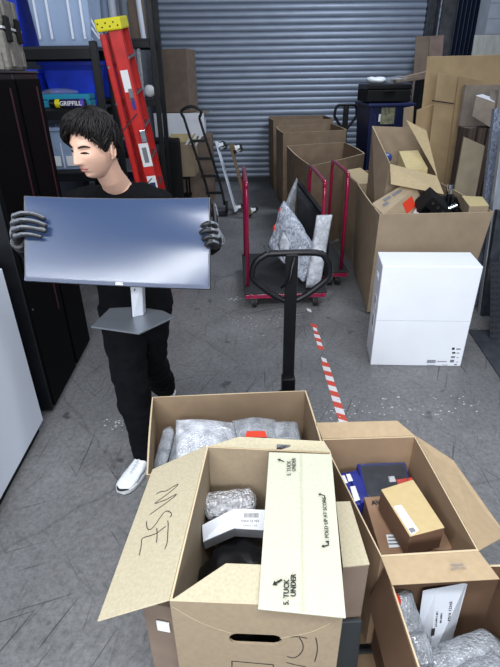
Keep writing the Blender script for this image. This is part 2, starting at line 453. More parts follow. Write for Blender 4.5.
# rugged case on the cabinet
P0 = ax(26, 74, -1.2)
root = thing('rugged_case', 'grey rugged plastic tool case with black latches on the black cabinet', 'tool case', (-1.42, 3.22, 1.931))
M = Matrix.Rotation(.10, 3, 'Z')
def cb(dx, dy, dz, sx, sy, sz, mt, nm, bv=.008, par=root):
    m_ = MB(); m_.box(V((-1.42, 3.22, 1.931))+M@V((dx, dy, dz)), (sx, sy, sz), M); return m_.build(nm, mt, par, bevel=bv)
cb(0, 0, .10, .40, .36, .20, GREYPL, 'lower_shell', .02)
cb(0, 0, .28, .40, .36, .15, GREYPL, 'lid', .03)
cb(.0, 0, .205, .41, .37, .012, mat('case_label', s(200,202,206), .6), 'seal_band', .002)
for k in range(4):
    mm = MB(); mm.mi = 0
    mm.box(V((-1.42,3.22,1.931))+M@V((-.15+k*.1, -.185, .05)), (.045, .024, .09), M); mm.build('rib', GREYPL, root, bevel=.006)
    mm = MB(); mm.box(V((-1.42,3.22,1.931))+M@V((-.15+k*.1, -.185, .30)), (.045, .024, .09), M); mm.build('rib', GREYPL, root, bevel=.006)
for dx in (-.1, .1):
    cb(dx, -.195, .20, .06, .03, .11, BLACKM, 'latch', .006)
for dy in (-.1, .1):
    cb(.207, dy, .20, .02, .07, .12, BLACKM, 'latch', .006)
    cb(.205, dy, .30, .016, .05, .08, GREYPL, 'rib', .004); cb(.205, dy, .06, .016, .05, .08, GREYPL, 'rib', .004)

# racks
def rack(label, x0, x1, y0, y1, zs, h, uprights=True, post=.06):
    root = thing('storage_rack', label, 'storage rack', ((x0+x1)/2, (y0+y1)/2, 0), 'black steel racks on the left')
    for x in (x0+post/2, x1-post/2):
        for y in (y0+post/2, y1-post/2):
            mb = MB(); mb.box((x, y, h/2), (post, post, h)); mb.build('post', BLACK, root, bevel=.004)
    for z in zs:
        sh = None
        mb = MB(); mb.box(((x0+x1)/2, (y0+y1)/2, z-.012), (x1-x0-2*post, y1-y0-.02, .02)); sh = mb.build('shelf', mat('shelf_deck', s(38,40,46), .6), root)
        for y in (y0+.02, y1-.02):
            mb = MB(); mb.box(((x0+x1)/2, y, z-.06), (x1-x0-2*post, .035, .075)); mb.build('beam', BLACK, root, bevel=.003)
    return root
RY = 4.75
zA = ay(60, 46, RY).z; zB = ay(60, 108, RY).z; zC = ay(60, 171, RY).z
xr = ay(101, 80, RY).x
rack('black steel rack behind the black cabinets, loaded with plastic tubs', -2.75, xr, RY, RY+.6, (zA, zB, zC, .35), 2.16)
RY2 = 6.6
x2a = ay(108, 80, RY2).x; x2b = ay(158, 80, RY2).x
zD = ay(140, 38, RY2).z; zE = ay(140, 98, RY2).z; zF = ay(140, 150, RY2).z
rack('tall black steel rack behind the red ladder, farther into the hall', x2a-.5, x2b, RY2, RY2+.6, (zD, zE, zF, .3), 3.2)

def tub(label, x0, x1, y0, y1, z0, h, m, name='plastic_tub', lid=None, taper=.06, group=None, rim=None, lab=None):
    c = ((x0+x1)/2, (y0+y1)/2, z0); root = thing(name, label, 'storage tub', c, group)
    lo = [V((x0+taper, y0+taper, z0)), V((x1-taper, y0+taper, z0)), V((x1-taper, y1-taper, z0)), V((x0+taper, y1-taper, z0))]
    up = [V((x0, y0, z0+h)), V((x1, y0, z0+h)), V((x1, y1, z0+h)), V((x0, y1, z0+h))]
    t = .008; cc = V(c)
    ins = lambda r, dz: [p+V((math.copysign(t, cc.x-p.x), math.copysign(t, cc.y-p.y), dz)) for p in r]
    mb = MB(); mb.loft([lo, up, ins(up, 0), ins(lo, t)]); mb.build('body', m, root, bevel=.004)
    mb = MB(); mb.loft([[p+V((math.copysign(.015, p.x-cc.x), math.copysign(.015, p.y-cc.y), dz)) for p in up] if e else up for e, dz in ((0,-.03),(1,-.03),(1,.0),(0,.0))], cap=False, closed=True); mb.build('rim', rim or m, root)
    if lid:
        mb = MB(); mb.box((cc.x, cc.y, z0+h+.012), (x1-x0+.03, y1-y0+.03, .02)); mb.build('lid', lid, root, bevel=.006)
    return root
xa = ay(37, 46, RY).x; xb = ay(88, 46, RY).x
t1 = tub('large clear tub of white cable ducts on the top rack shelf', xa-.04, xb+.06, RY+.02, RY+.5, zA+.003, .62, CLEARP, taper=.04, lid=WHITEP)
for i in range(9):
    x = xa+.08+i*.045; mb = MB(); mb.box((x, RY+.09+.015*(i % 3), zA+.22), (.012, .018, .40), Matrix.Rotation(-.42-.05*(i % 4), 3, 'Y'))
    solo(mb, 'cable_duct', WHITEP, 'white plastic cable duct leaning inside the large clear tub', 'cable duct', 'cable ducts in the clear tub', bevel=.002)
for x_ in (xa+.03, xa+.13, xb-.12, xb-.02):
    mb = MB(); mb.box((x_, RY+.03, zA+.33), (.018, .012, .56)); o_ = mb.build('corner_rib', WHITEP, t1)
tub('bright blue tub at the left end of the top rack shelf', xa-.72, xa-.1, RY+.05, RY+.55, zA+.003, .66, BLUE, taper=.05)
xc = ay(42, 90, RY).x
# second shelf: blue tub with scoop front, teal case on it, marker tube
tub('dark blue tub on the middle rack shelf behind the teal case', ay(42,80,RY+.2).x, xr-.08, RY+.2, RY+.56, zB+.003, .36, BLUE, taper=.06)
tub('blue tub lower left on the middle rack shelf, partly behind the grey case', ay(8,80,RY).x, ay(36,80,RY).x, RY+.05, RY+.5, zB+.003, .3, BLUE, taper=.04)
zt = zB+.001
xt0 = ay(38, 100, RY).x; xt1 = ay(98, 100, RY).x
root = thing('plastic_case', 'flat teal plastic organiser case on the middle rack shelf', 'plastic case', ((xt0+xt1)/2, RY+.1, zt))
mb = MB(); mb.box(((xt0+xt1)/2-.02, RY+.1, zt+.03), (xt1-xt0-.1, .18, .058)); mb.build('base', TEAL, root, bevel=.008)
mb = MB(); mb.box(((xt0+xt1)/2-.02, RY+.1, zt+.085), (xt1-xt0-.1, .18, .045)); mb.build('lid', TEAL, root, bevel=.008)
for q in (.2, .8):
    mb = MB(); mb.box((xt0+(xt1-xt0)*q, RY+.005, zt+.06), (.05, .012, .05)); mb.build('latch', TEAL, root, bevel=.003)
xm0 = ay(50, 103, RY-.03).x; xm1 = ay(86, 103, RY-.03).x; zm = zt+.036
root = thing('sealant_tube', 'black sealant tube with yellow and white label before the teal case', 'sealant tube', ((xm0+xm1)/2, RY-.03, zt))
mb = MB(); mb.cyl((xm0, RY-.03, zm), (xm1, RY-.03, zm), .034, 18); mb.build('body', BLACK, root, smooth=False)
mb = MB(); mb.cyl((xm0+.05, RY-.03, zm), (xm0+.09, RY-.03, zm), .0352, 18); mb.build('yellow_band', YELLOW, root)
mb = MB(); mb.cyl((xm0+.12, RY-.03, zm), (xm1-.06, RY-.03, zm), .0352, 18); mb.build('label', mat('label_violet', s(52,40,92), .4), root)
mb = MB(); mb.cyl((xm1-.05, RY-.03, zm), (xm1-.01, RY-.03, zm), .0352, 18); mb.build('violet_band', mat('violet', s(88,70,190), .5), root)
text('GRIPFILL', .05, ((xm0+xm1)/2+.03, RY-.066, zm), (1,0,0), (0,0,1), PAPER, root, bold=.001)
# clear bag on teal case
mb = MB(); c = V((ay(58, 90, RY+.08).x, RY+.09, zt+.125)); mb.ell(c, (.15, .07, .03)); mb.ell(c+V((.08,0,-.003)), (.1, .06, .022)); mb.ell(c+V((-.12,.01,-.008)), (.08,.05,.018))
o = solo(mb, 'plastic_bag', FILM, 'crumpled clear plastic bag lying on the teal case', 'plastic bag'); bake(o, .008, 3)
# lower: pale divided tub
xg0 = ay(44, 150, RY).x; xg1 = ay(82, 150, RY).x
root = tub('pale translucent divided parts bin on the lower rack shelf', xg0, xg1+.1, RY+.03, RY+.4, zC+.003, ay(60, 128, RY).z-zC, mat('pale_translucent', s(150,170,200), .35, noise_s=14, noise_a=.1), taper=.03)
for q in (.33, .66):
    x = xg0+(xg1+.1-xg0)*q
    mb = MB(); mb.box((x, RY+.045, zC+.13), (.008, .02, .22)); mb.build('divider', WHITEP, root)
for q in (.16, .5, .83):
    x = xg0+(xg1+.1-xg0)*q
    mb = MB(); mb.box((x, RY+.045, zC+.08), (.1, .01, .09)); mb.build('label', PAPER, root, bevel=.004)
# brown board below, behind the man's shoulder
closed_box('brown carton low on the rack behind the man', (ay(63,190,RY+.1).x, RY+.25, .353), (.3,.3,.38), m=KRAFTD)
closed_box('dark brown carton on the floor under the rack', (-2.1, RY+.3, .0), (.4,.36,.2), m=KRAFTD)
# tall white ducts / rolls right of the clear tub and on second rack
for i, (px, h, r, lb) in enumerate(((93, .52, .055, 'short fat white roll beside the clear tub on the rack'), (100, .66, .04, 'tall slim white roll beside the clear tub on the rack'))):
    pass
for i, (px, py0, h, r, mt, lb) in enumerate((
    (100, 38, .55, .05, WHITEP, 'white cardboard tube standing nearest the ladder top on the tall rack'),
    (108, 38, .50, .045, mat('pale_blue_tube', s(150,170,196), .5), 'pale blue tube standing second from left on the tall rack'),
    (116, 38, .46, .045, WHITEP, 'white tube standing behind the yellow ladder cap'),
    (127, 38, .42, .05, mat('grey_tube', s(110,120,132), .5), 'grey canister standing on the tall rack top shelf'))):
    p = ay(px, py0, RY2+.15); mb = MB(); mb.cyl((p.x, p.y, zD+.002), (p.x, p.y, zD+h), r, 20); mb.cyl((p.x, p.y, zD+h), (p.x, p.y, zD+h+.02), r*1.08, 20)
    solo(mb, 'cardboard_tube', mt, lb, 'tube', smooth=False)
closed_box('brown carton on the tall rack top shelf beside the grey canister', (ay(137,38,RY2+.3).x, RY2+.33, zD+.002), (.2,.3,.42), m=KRAFTD)
p = ay(146, 38, RY2+.15)
mb = MB(); mb.cyl((p.x-.03, p.y, zD+.002), (p.x-.05, p.y, zD+.42), .03, 14); solo(mb, 'cardboard_tube', WHITEP, 'slim white tube leaning at the right end of the tall rack', 'tube')
# middle shelf: silver profile bundle
p = ay(134, 95, RY2+.1)
for i in range(4):
    mb = MB(); mb.box((p.x-.06+i*.055, p.y+.02*i, zE+.30), (.045, .03, .58)); mb.box((p.x-.06+i*.055, p.y+.02*i-.02, zE+.30), (.012, .02, .58))
    solo(mb, 'metal_profile', STEEL if i % 2 else GALV, 'silver metal profile standing upright on the tall rack', 'metal profile', 'silver metal profiles on the tall rack')
p = ay(147, 75, RY2+.05); mb = MB(); mb.ell((p.x, RY2+.12, zE+.072), (.07, .05, .07)); solo(mb, 'cloth_bundle', PAPER, 'white rolled rag beside the silver profiles on the rack', 'rag', smooth=True)
p = ay(140, 140, RY2+.1)
for i in range(3):
    mb = MB(); mb.cyl((p.x+i*.09-.1, p.y, zF+.002), (p.x+i*.09-.1, p.y, zF+.28), .035, 14); mb.cyl((p.x+i*.09-.1, p.y, zF+.28), (p.x+i*.09-.1, p.y, zF+.33), .015, 10)
    solo(mb, 'spray_can', GALV, 'dull silver spray can on the lower shelf of the tall rack', 'spray can', 'spray cans on the tall rack')
tub('deep blue tub on the tall rack beside the ladder rails', x2a-.3, x2a+.25, RY2+.03, RY2+.5, zE+.003, .4, BLUE, taper=.03)
tub('dark blue tub low on the tall rack behind the man\'s ear', x2a-.25, x2a+.35, RY2+.03, RY2+.5, zF+.003, .3, BLUED, taper=.03)
tub('dark blue tub at the bottom of the tall rack', x2a-.25, x2a+.35, RY2+.03, RY2+.5, .303, .4, BLUED, taper=.03)

# ---- red step ladder, folded, leaning sideways on the rack post
LY = 4.42
top = ay(110, 26, LY); foot = az(172, 283, 0)
ld = (foot-top).normalized()
root = thing('step_ladder', 'red fibreglass step ladder with yellow top cap leaning on the rack', 'ladder', (foot.x, foot.y, 0))
side = V((0,1,0)); side = (side-ld*side.dot(ld)).normalized(); wid = ld.cross(side).normalized()   # across the rail face
if wid.x < 0: wid = -wid
Mr = Matrix((wid, side, -ld)).transposed()
def along(t, w, d): return top+(foot-top)*t+wid*w+side*d
def rail(w0, w1, hw, d, nm, t0=.0, t1=1):
    a = along(t0, w0, d); b = along(t1, w1, d); ax_ = (b-a).normalized(); sd = V((0,1,0)); sd = (sd-ax_*sd.dot(ax_)).normalized(); ww = ax_.cross(sd)
    if ww.x < 0: ww = -ww
    mb = MB()
    for k, (off, hw2, th) in enumerate(((0, hw, .006), (-hw+.004, .004, .032), (hw-.004, .004, .032))):
        q = ww*off
        lo = [a+q-ww*hw2+sd*0, a+q+ww*hw2, a+q+ww*hw2+sd*th, a+q-ww*hw2+sd*th]
        mb.hexa(lo, [v+(b-a) for v in lo])
    return mb.build(nm, RED, root)
rail(.028, .045, .054, 0, 'front_rail', .01)
rail(-.072, -.105, .026, .0, 'rear_rail', .02)
rail(.028, .045, .054, .30, 'front_rail', .01)
rail(-.072, -.105, .026, .30, 'rear_rail', .02)
mb = MB(); mb.box(along(-.005, -.008, .15), (.20, .36, .085), Mr); mb.build('top_cap', YELLOW, root, bevel=.012)
for k in range(8):
    mb = MB(); mb.box(along(.1+k*.115, .055, .165), (.07, .31, .02), Mr); mb.build('step', STEEL, root, bevel=.003)
for k in range(7):
    mb = MB(); mb.cyl(along(.12+k*.12, -.09-.012*k, 0), along(.12+k*.12, -.09-.012*k, .32), .009, 8); mb.build('rear_brace', STEEL, root)
for t_ in (.28, .52):
    mb = MB(); mb.cyl(along(t_, .05, -.006), along(t_+.05, -.1, -.006), .006, 8); mb.build('spreader', CHROME, root)
def sticker(t, w, L_, W_, mt, z=-.005, nm='sticker'):
    mb = MB(); mb.box(along(t, w, z), (W_, .002, L_), Mr); return mb.build(nm, mt, root, bevel=.0)
sticker(.17, .025, .16, .06, PAPER); sticker(.245, .04, .09, .03, mat('purple_ink', s(70,50,140), .5), -.0065); sticker(.215, .04, .09, .035, INKG, -.0065)
sticker(.43, .04, .2, .085, PAPER); sticker(.43, .04, .13, .04, INKG, -.0065)
sticker(.56, .042, .22, .08, PAPER); sticker(.56, .042, .1, .05, mat('blue_ink', s(30,50,100), .5), -.0065)
for t_ in (.36, .62, .8):
    mb = MB(); mb.box(along(t_, .06, -.012), (.05, .012, .1), Mr); mb.build('bracket', CHROME, root, bevel=.004)
for w, d in ((.045, 0), (-.105, 0), (.045, .30), (-.105, .30)):
    q = along(1, w, d+.015); mb = MB(); mb.box((q.x, q.y, .02), (.11 if w > 0 else .07, .05, .04)); mb.build('foot', RUBBER, root, bevel=.006)
for i in range(6):
    q = along(-.005, -.085+.03*i, -.03); 
    mb = MB(); mb.cyl(q+ld*(.012 if i % 2 else -.012), q+ld*(.012 if i % 2 else -.012)-side*.004, .006, 8); mb.build('rivet', BLACKM, root)

# ---- carton stack behind the ladder (left of the shutter)
BY = 8.35
xs0 = ay(160, 190, BY).x; xs1 = ay(213, 190, BY).x
z1 = ay(190, 137, BY).z; 
closed_box('tall brown carton at the bottom of the stack left of the shutter', ((ay(178,190,BY).x+xs1)/2+.02, BY+.3, 0), (xs1-ay(178,190,BY).x+.0, .6, z1), m=KRAFTD)
z2 = ay(180, 113, BY).z
xw0, xw1 = ay(154, 125, BY-.05).x, ay(204, 125, BY-.05).x
zsh = ay(180, 134, BY).z
# low trolley shelf that carries the left part of the stack
root = thing('utility_cart', 'black utility cart under the open carton left of the shutter', 'cart', (-1.2, 7.95, 0))
for x in (-1.5, -.72):
    for y in (7.72, 8.22):
        mb = MB(); mb.cyl((x, y, .05), (x, y, .49), .016, 10); mb.build('leg', BLACK, root)
for z in (.15, .5):
    mb = MB(); mb.box((-1.11, 7.97, z), (.84, .56, .03)); mb.build('shelf', BLACKM, root, bevel=.004)
r_, M_ = closed_box('flat white carton with grey lid lying under the upright brown carton', ((xw0+xw1)/2, BY+.3, z1+.005), (xw1-xw0, .6, z2-z1-.01), m=WHITEB, seam=False)
mb = MB(); mb.box(((xw0+xw1)/2+.03, BY+.32, z2-.01), (xw1-xw0+.09, .58, .012)); mb.build('lid', KRAFTG, r_)
xt0, xt1 = ay(155, 80, BY).x, ay(193, 80, BY).x
z3 = ay(175, 49, BY).z
closed_box('upright brown carton on top of the stack, before the shutter', ((xt0+xt1)/2, BY+.31, z2+.003), (xt1-xt0-.04, .50, z3-z2), rotz=-.2, m=KRAFTD)
# open carton with foam
ya = 7.72
q0 = ay(172, 137, ya+.35); q1 = ay(195, 138, ya+.35); zt_ = ay(180, 145, ya).z
root = carton('small open carton of white foam strips beside the white flat carton', [(q0.x-.02, ya+.35, zt_), (q1.x+.03, ya+.35, zt_), (q1.x, ya, zt_), (q0.x, ya, zt_)], .517, m=KRAFT, group=None,
   flaps=[[(q0.x-.02, ya+.35, zt_), (q1.x+.03, ya+.35, zt_), (q1.x+.03, ya+.36, zt_+.12), (q0.x-.02, ya+.36, zt_+.12)]], fm=KRAFTY)
for i in range(3):
    x = q0.x+.15+i*.075
    mb = MB(); mb.box((x+.06, ya+.12+.04*i, zt_-.04), (.03, .05, .46), Matrix.Rotation(.6, 3, 'Y')); solo(mb, 'foam_strip', WHITEB, 'white foam strip sticking out of the small open carton', 'foam strip', 'foam strips in the small open carton')
# black hand truck leaning
hb = az(214, 208, 0); 
root = thing('hand_truck', 'black folding hand truck with looped handle before the brown carton stack', 'hand truck', (hb.x, 7.5, 0))
def hp(px, py, Y): return ay(px, py, Y)
for dx in (0, .22):
    mb = MB(); pts = [hp(184, 118, 7.62)+V((dx,0,0)), hp(191, 140, 7.6)+V((dx,0,0)), hp(206, 185, 7.56)+V((dx,0,0)), V((hp(206,185,7.5).x+.05+dx, 7.5, .12))]
    mb.tube(smoothpath(pts, 3), .018, 8); mb.build('rail', BLACK, root, smooth=True)
mb = MB(); a = hp(184,118,7.62); mb.tube(smoothpath([a, a+V((-.03,0,.09)), a+V((.11,0,.15)), a+V((.25,0,.09)), a+V((.22,0,0))], 4), .02, 8); mb.build('handle', BLACK, root, smooth=True)
for k in range(4):
    t_ = .25+.2*k; c = a.lerp(V((hp(206,185,7.5).x+.05, 7.5, .12)), t_); mb = MB(); mb.box(c+V((.11,0,0)), (.24, .02, .04)); mb.build('cross_bar', BLACK, root)
xx = hp(206,185,7.5).x+.05
mb = MB(); mb.box((xx+.11, 7.38, .02), (.3, .22, .02)); mb.build('toe_plate', BLACK, root)
for dx in (-.03, .25):
    mb = MB(); mb.cyl((xx+dx-.02, 7.53, .09), (xx+dx+.02, 7.53, .09), .088, 20); mb.build('wheel', RUBBER, root)
# black satchel-like bin behind the ladder
mb = MB(); c = V((ay(166,150,7.4).x, 7.4, 0)); mb.box(c+V((0,0,.55)), (.4,.3,1.1)); o = solo(mb, 'waste_bin', BLACKM, 'black upright bin standing behind the red ladder', 'bin', bevel=.03)

# ---- furniture dollies propped on edge against the shutter
def dolly(label, a, b, w, t, deck, nrm):
    """a, b: lower and upper end of the board; w along Y; nrm: the side with the casters"""
    a, b = V(a), V(b); nrm = V(nrm).normalized(); u = (b-a).normalized(); yv = V((0,1,0)); yv = (yv-u*yv.dot(u)).normalized(); nz = u.cross(yv); 
    if nz.dot(nrm) < 0: nz = -nz
    Md = Matrix((yv, u, nz)).transposed() if yv.cross(u).dot(nz) > 0 else Matrix((-yv, u, nz)).transposed()
    root = thing('furniture_dolly', label, 'dolly', (a.x, a.y, a.z), 'furniture dollies propped by the shutter')
    L_ = (b-a).length; c = (a+b)/2
    for k in (-1, 1):
        mb = MB(); mb.box(c+Md@V((k*(w/2-.04), 0, 0)), (.08, L_, t), Md); mb.build('board', deck, root, bevel=.004)
    for k in (-1, 1):
        mb = MB(); mb.box(c+Md@V((0, k*(L_/2-.05), t)), (w, .09, t), Md); mb.build('cross_board', deck, root, bevel=.004)
    for kx in (-1, 1):
        for ky in (-1, 1):
            q = c+Md@V((kx*(w/2-.05), ky*(L_/2-.06), t*1.5))
            mb = MB(); mb.box(q+Md@V((0,0,.008)), (.07,.07,.012), Md); mb.box(q+Md@V((.022,0,.04)), (.004,.045,.06), Md); mb.box(q+Md@V((-.022,0,.04)), (.004,.045,.06), Md); cs = mb.build('caster', STEEL, root)
            mb = MB(); mb.cyl(q+Md@V((-.016,0,.065)), q+Md@V((.016,0,.065)), .042, 18); mb.build('wheel', RUBBER, cs)
a_ = az(237, 207, .0)
dolly('white-edged furniture dolly leaning beside the brown carton stack', (ay(236,207,7.5).x, 7.5, .01), (ay(217,143,7.9).x, 7.75, ay(217,143,7.75).z), .4, .02, WHITEP, (1,0,.2))
dolly('wooden furniture dolly with rubber casters behind the magenta handle', (ay(249,207,7.3).x, 7.3, .01), (ay(231,146,7.5).x, 7.55, ay(231,146,7.55).z), .42, .035, WOOD, (1,0,.2))

# ================================================================ ROW OF OPEN CARTONS
def open_box_px(label, px, z, base_shrink=.03, m=KRAFTD, zb=0, **k):
    rim = [az(x, y, z) for x, y in px]
    c = sum(rim, V((0,0,0)))/4
    base = [V((p.x+(c.x-p.x)*base_shrink, p.y+(c.y-p.y)*base_shrink, zb)) for p in rim]
    return carton(label, rim, zb, base=base, m=m, **k)
# rims read off at a common height of 1.0 m
rA = [(.64, 9.05, 1.12), (1.42, 9.05, 1.12), (1.62, 8.1, 1.12), (.72, 8.0, 1.12)]
def rowbox(label, pp, z, m=mat('kraft_row', s(138,118,98), .8, noise_s=7, noise_a=.1, spec=.2), **k):
    rim = [V((x, y, z)) for x, y in pp]
    c = sum(rim, V((0,0,0)))/4
    base = [V((p.x+(c.x-p.x)*.06, p.y+(c.y-p.y)*.04, 0)) for p in rim]
    return carton(label, rim, 0, base=base, m=m, bulge=.035, t=.014, group='open cartons in a row before the shutter', **k)
rowbox('farthest open brown carton of the row before the shutter', [(.70,9.86),(1.74,9.86),(1.76,9.0),(.72,9.0)], 1.20)
rowbox('middle open brown carton of the row before the shutter', [(.735,8.55),(1.70,8.85),(1.74,7.8),(.75,7.55)], 1.14)
rowbox('nearest and largest open carton of the row, behind the magenta handles', [(.775,7.22),(1.65,7.5),(1.675,6.38),(.86,5.52)], 1.0)

# another half hidden open carton between the row and the big gaylord
P = [az(344,171,.86), az(344,171,.86)+V((.42,.03,0)), az(359,185,.86)+V((.40,.03,0)), az(359,185,.86)]
root = carton('open kraft carton between the carton row and the big carton', P, 0, m=KRAFT, bulge=.01, group=None,
   flaps=[[P[0]+V((0,0,.004)), P[3]+V((0,0,.004)), P[3]+V((.20,.01,.03)), P[0]+V((.20,.01,.03))]], fm=mat('kraft_flap', s(196,174,134), .7, noise_s=30, noise_a=.05))

# blue bin with lid, black case and clutter on it
BX0 = ay(356,115,8.4).x; BX1 = ay(412,120,7.6).x; bt = ay(380,103,7.6).z
root = thing('wheeled_bin', 'dark blue lidded bin right of the carton row, black case on top', 'bin', ((BX0+BX1)/2, 8.0, 0))
mb = MB(); mb.hexa([(BX0+.06,7.68,.06),(BX1-.06,7.68,.06),(BX1-.06,8.3,.06),(BX0+.06,8.3,.06)], [(BX0,7.6,bt-.04),(BX1,7.6,bt-.04),(BX1,8.4,bt-.04),(BX0,8.4,bt-.04)]); mb.build('body', BLUED, root, bevel=.02)
mb = MB(); mb.box(((BX0+BX1)/2, 8.0, bt-.03), (BX1-BX0+.06, .86, .05)); mb.build('lid', BLUED, root, bevel=.015)
for k in range(4):
    mb = MB(); mb.box((BX0+.1+k*(BX1-BX0-.2)/3, 7.62, .8), (.03,.04,bt*.75)); mb.build('rib', BLUED, root, bevel=.008)
mb = MB(); mb.box((ay(388,116,7.58).x, 7.595, ay(388,116,7.58).z), (.2, .006, .22)); mb.build('sticker', mat('wornlabel', s(140,138,110), .6, noise_s=20, noise_a=.4), root)
mb = MB(); mb.box((ay(381,118,7.58).x, 7.6, ay(381,118,7.58).z), (.06, .006, .1)); mb.build('sticker', PAPER, root)
for x in (BX0+.12, BX1-.12):
    for y in (7.8, 8.25):
        mb = MB(); mb.cyl((x-.02, y, .05), (x+.02, y, .05), .05, 16); mb.build('wheel', RUBBER, root)
root = thing('equipment_case', 'black equipment case lying on the dark blue bin', 'case', ((BX0+BX1)/2+.1, 7.9, bt-.003))
cx_ = (ay(368,90,7.6).x+ay(412,90,7.6).x)/2; wx = ay(412,90,7.6).x-ay(368,90,7.6).x
mb = MB(); mb.box((cx_, 7.92, bt+.09), (wx, .6, .16)); mb.build('lower_shell', BLACKM, root, bevel=.015)
mb = MB(); mb.box((cx_, 7.92, bt+.205), (wx, .6, .07)); mb.build('lid', BLACK, root, bevel=.015)
mb = MB(); mb.box((cx_, 7.61, bt+.15), (.16, .03, .03)); mb.build('handle', BLACK, root, bevel=.008)
def lump(name, c, r, m, label, cat, sd=0, amp=.3, freq=8, voxel=None, group=None, nu=40, nv=24):
    mb = MB(); mb.ell(c, r, nu=nu, nv=nv)
    for v in mb.bm.verts:
        d = (v.co-V(c)); n = noise.fractal(d*freq+V((sd*3.1, sd, 0)), 1.0, 2.0, 4)
        v.co += V((d.x, d.y, d.z))*n*amp
    return solo(mb, name, m, label, cat, group, smooth=True)
lump('plastic_bag', (ay(377,86,7.8).x, 7.85, bt+.285), (.14,.1,.05), mat('white_bag', s(214,218,222), .5), 'white plastic bag on the black case', 'plastic bag', 1)
lump('plastic_bag', (ay(396,84,7.8).x, 7.8, bt+.29), (.16,.12,.055), FILM, 'clear crumpled film on the black case', 'plastic film', 2)
mb = MB(); mb.box((ay(412,82,7.8).x, 7.9, bt+.30), (.5,.3,.05), Matrix.Rotation(-.12,3,'Y')); mb.box((ay(412,82,7.8).x+.08, 7.93, bt+.35), (.4,.26,.03), Matrix.Rotation(-.2,3,'Y'))
solo(mb, 'cardboard_scrap', KRAFTD, 'folded brown cardboard scraps lying on the black case', 'cardboard', bevel=.004)
# far pallet jack handle by the shutter
root = thing('pallet_jack', 'far black pallet jack standing against the shutter beside the blue bin', 'pallet jack', (ay(343,150,8.7).x, 8.6, 0), 'pallet jacks')
def jack(root, x, y, w, ztop, zmid, zlow, r, postw, base=True, forks=None, m=BLACK):
    hw = w/2
    pts = [V((x-hw*.62, y, ztop)), V((x+hw*.62, y, ztop)), V((x+hw*.9, y, ztop-.035)), V((x+hw, y, zmid)), V((x+hw*.93, y, zmid-.05)), V((x+.045, y, zlow)), V((x-.045, y, zlow)), V((x-hw*.93, y, zmid-.05)), V((x-hw, y, zmid)), V((x-hw*.9, y, ztop-.035))]
    P_ = pts+[pts[0]]; sm = smoothpath(P_, 4)[:-1]
    mb = MB(); mb.tube(sm, r, 10, closed=True); mb.build('handle_loop', m, root, smooth=True)
    mb = MB(); mb.box((x, y, (.34+ztop)/2), (postw, .035, ztop-.34)); mb.build('post', m, root, bevel=.004)
    mb = MB(); mb.box((x, y-.01, .42), (postw*1.2, .06, .16)); mb.build('post_socket', m, root, bevel=.006)
    mb = MB(); mb.tube([(x+.01, y-.02, ztop-.01), (x-.01, y-.035, ztop-.12), (x-.05, y-.03, ztop-.16)], .007, 8); mb.build('release_lever', m, root, smooth=True)
    mb = MB(); mb.cyl((x, y, .1), (x, y, .38), .055, 20); mb.build('pump', m, root)
    for s_ in (-1, 1):
        mb = MB(); mb.cyl((x+s_*.04, y, .09), (x+s_*.09, y, .09), .088, 24); mb.build('wheel', RUBBER, root)
        if forks:
            mb = MB(); mb.hexa([(x+s_*.27-.075, y-.12, .035),(x+s_*.27+.075, y-.12, .035),(x+s_*.27+.06, y-forks, .035),(x+s_*.27-.06, y-forks, .035)], [(x+s_*.27-.075, y-.12, .085),(x+s_*.27+.075, y-.12, .085),(x+s_*.27+.06, y-forks, .085),(x+s_*.27-.06, y-forks, .085)]); mb.build('fork', m, root, bevel=.006)
    if forks:
        mb = MB(); mb.box((x, y-.1, .12), (.62, .05, .16)); mb.build('lift_frame', m, root, bevel=.01)
jx = ay(343,150,8.7)
jack(root, jx.x, 8.7, ay(354,110,8.7).x-ay(332,110,8.7).x, ay(343,105,8.7).z, ay(343,114,8.7).z, ay(343,128,8.7).z, .022, .09)

# ================================================================ BOARDS LEANING ON THE RIGHT
root = thing('storage_rack', 'grey steel rack behind the leaning boards on the right', 'storage rack', (3.2, 6.6, 0))
for x in (2.65, 3.85):
    for y in (6.35, 6.95):
        mb = MB(); mb.box((x, y, .75), (.06,.06,1.5)); mb.build('post', GALV, root)
for z in (.3, .9, 1.45):
    mb = MB(); mb.box((3.25, 6.65, z), (1.2, .56, .04)); mb.build('shelf', GALV, root)
def board(name, label, cat, pts, m, t=.012, group=None, par=None, **k):
    mb = MB(); mb.prism(pts, V((0, t, 0))); return solo(mb, name, m, label, cat, group, **k)
def quadY(px, Ys): return [ay(x, y, Y) for (x, y), Y in zip(px, Ys)]
def lean(top_l, top_r, Yt, Yb, name, label, m, t=.012, bl=None, br=None, zb=.0):
    a = ay(*top_l, Yt); b = ay(*top_r, Yt)
    c = ay(*bl, Yb) if bl else V((a.x, Yb, zb)); d = ay(*br, Yb) if br else V((b.x, Yb, zb))
    c.z = max(zb, 0) if zb is not None else c.z; d.z = c.z
    c.y = d.y = Yb
    mb = MB(); mb.prism([a, b, d, c], V((0, t, 0))); return solo(mb, name, m, label, 'cardboard' if 'board' in name else 'board', bevel=.002)
# far flattened brown cartons beside the shutter guide
a = lean((416,36), (431,36), 9.55, 9.0, 'flattened_cardboard', 'tall brown flattened carton beside the shutter guide, left one', KRAFTD)
a = lean((430,36), (444,35), 9.50, 8.9, 'flattened_cardboard', 'tall brown flattened carton with torn top, right one by the guide', mat('kraft_rose', s(132,112,102), .8, noise_s=6))
mb = MB(); p = ay(423,75,8.5); mb.box((p.x+.1, 8.6, .95), (.28,.25,1.9)); solo(mb, 'floor_fan_case', BLACKM, 'narrow black upright case beside the brown flattened cartons', 'case', bevel=.02)
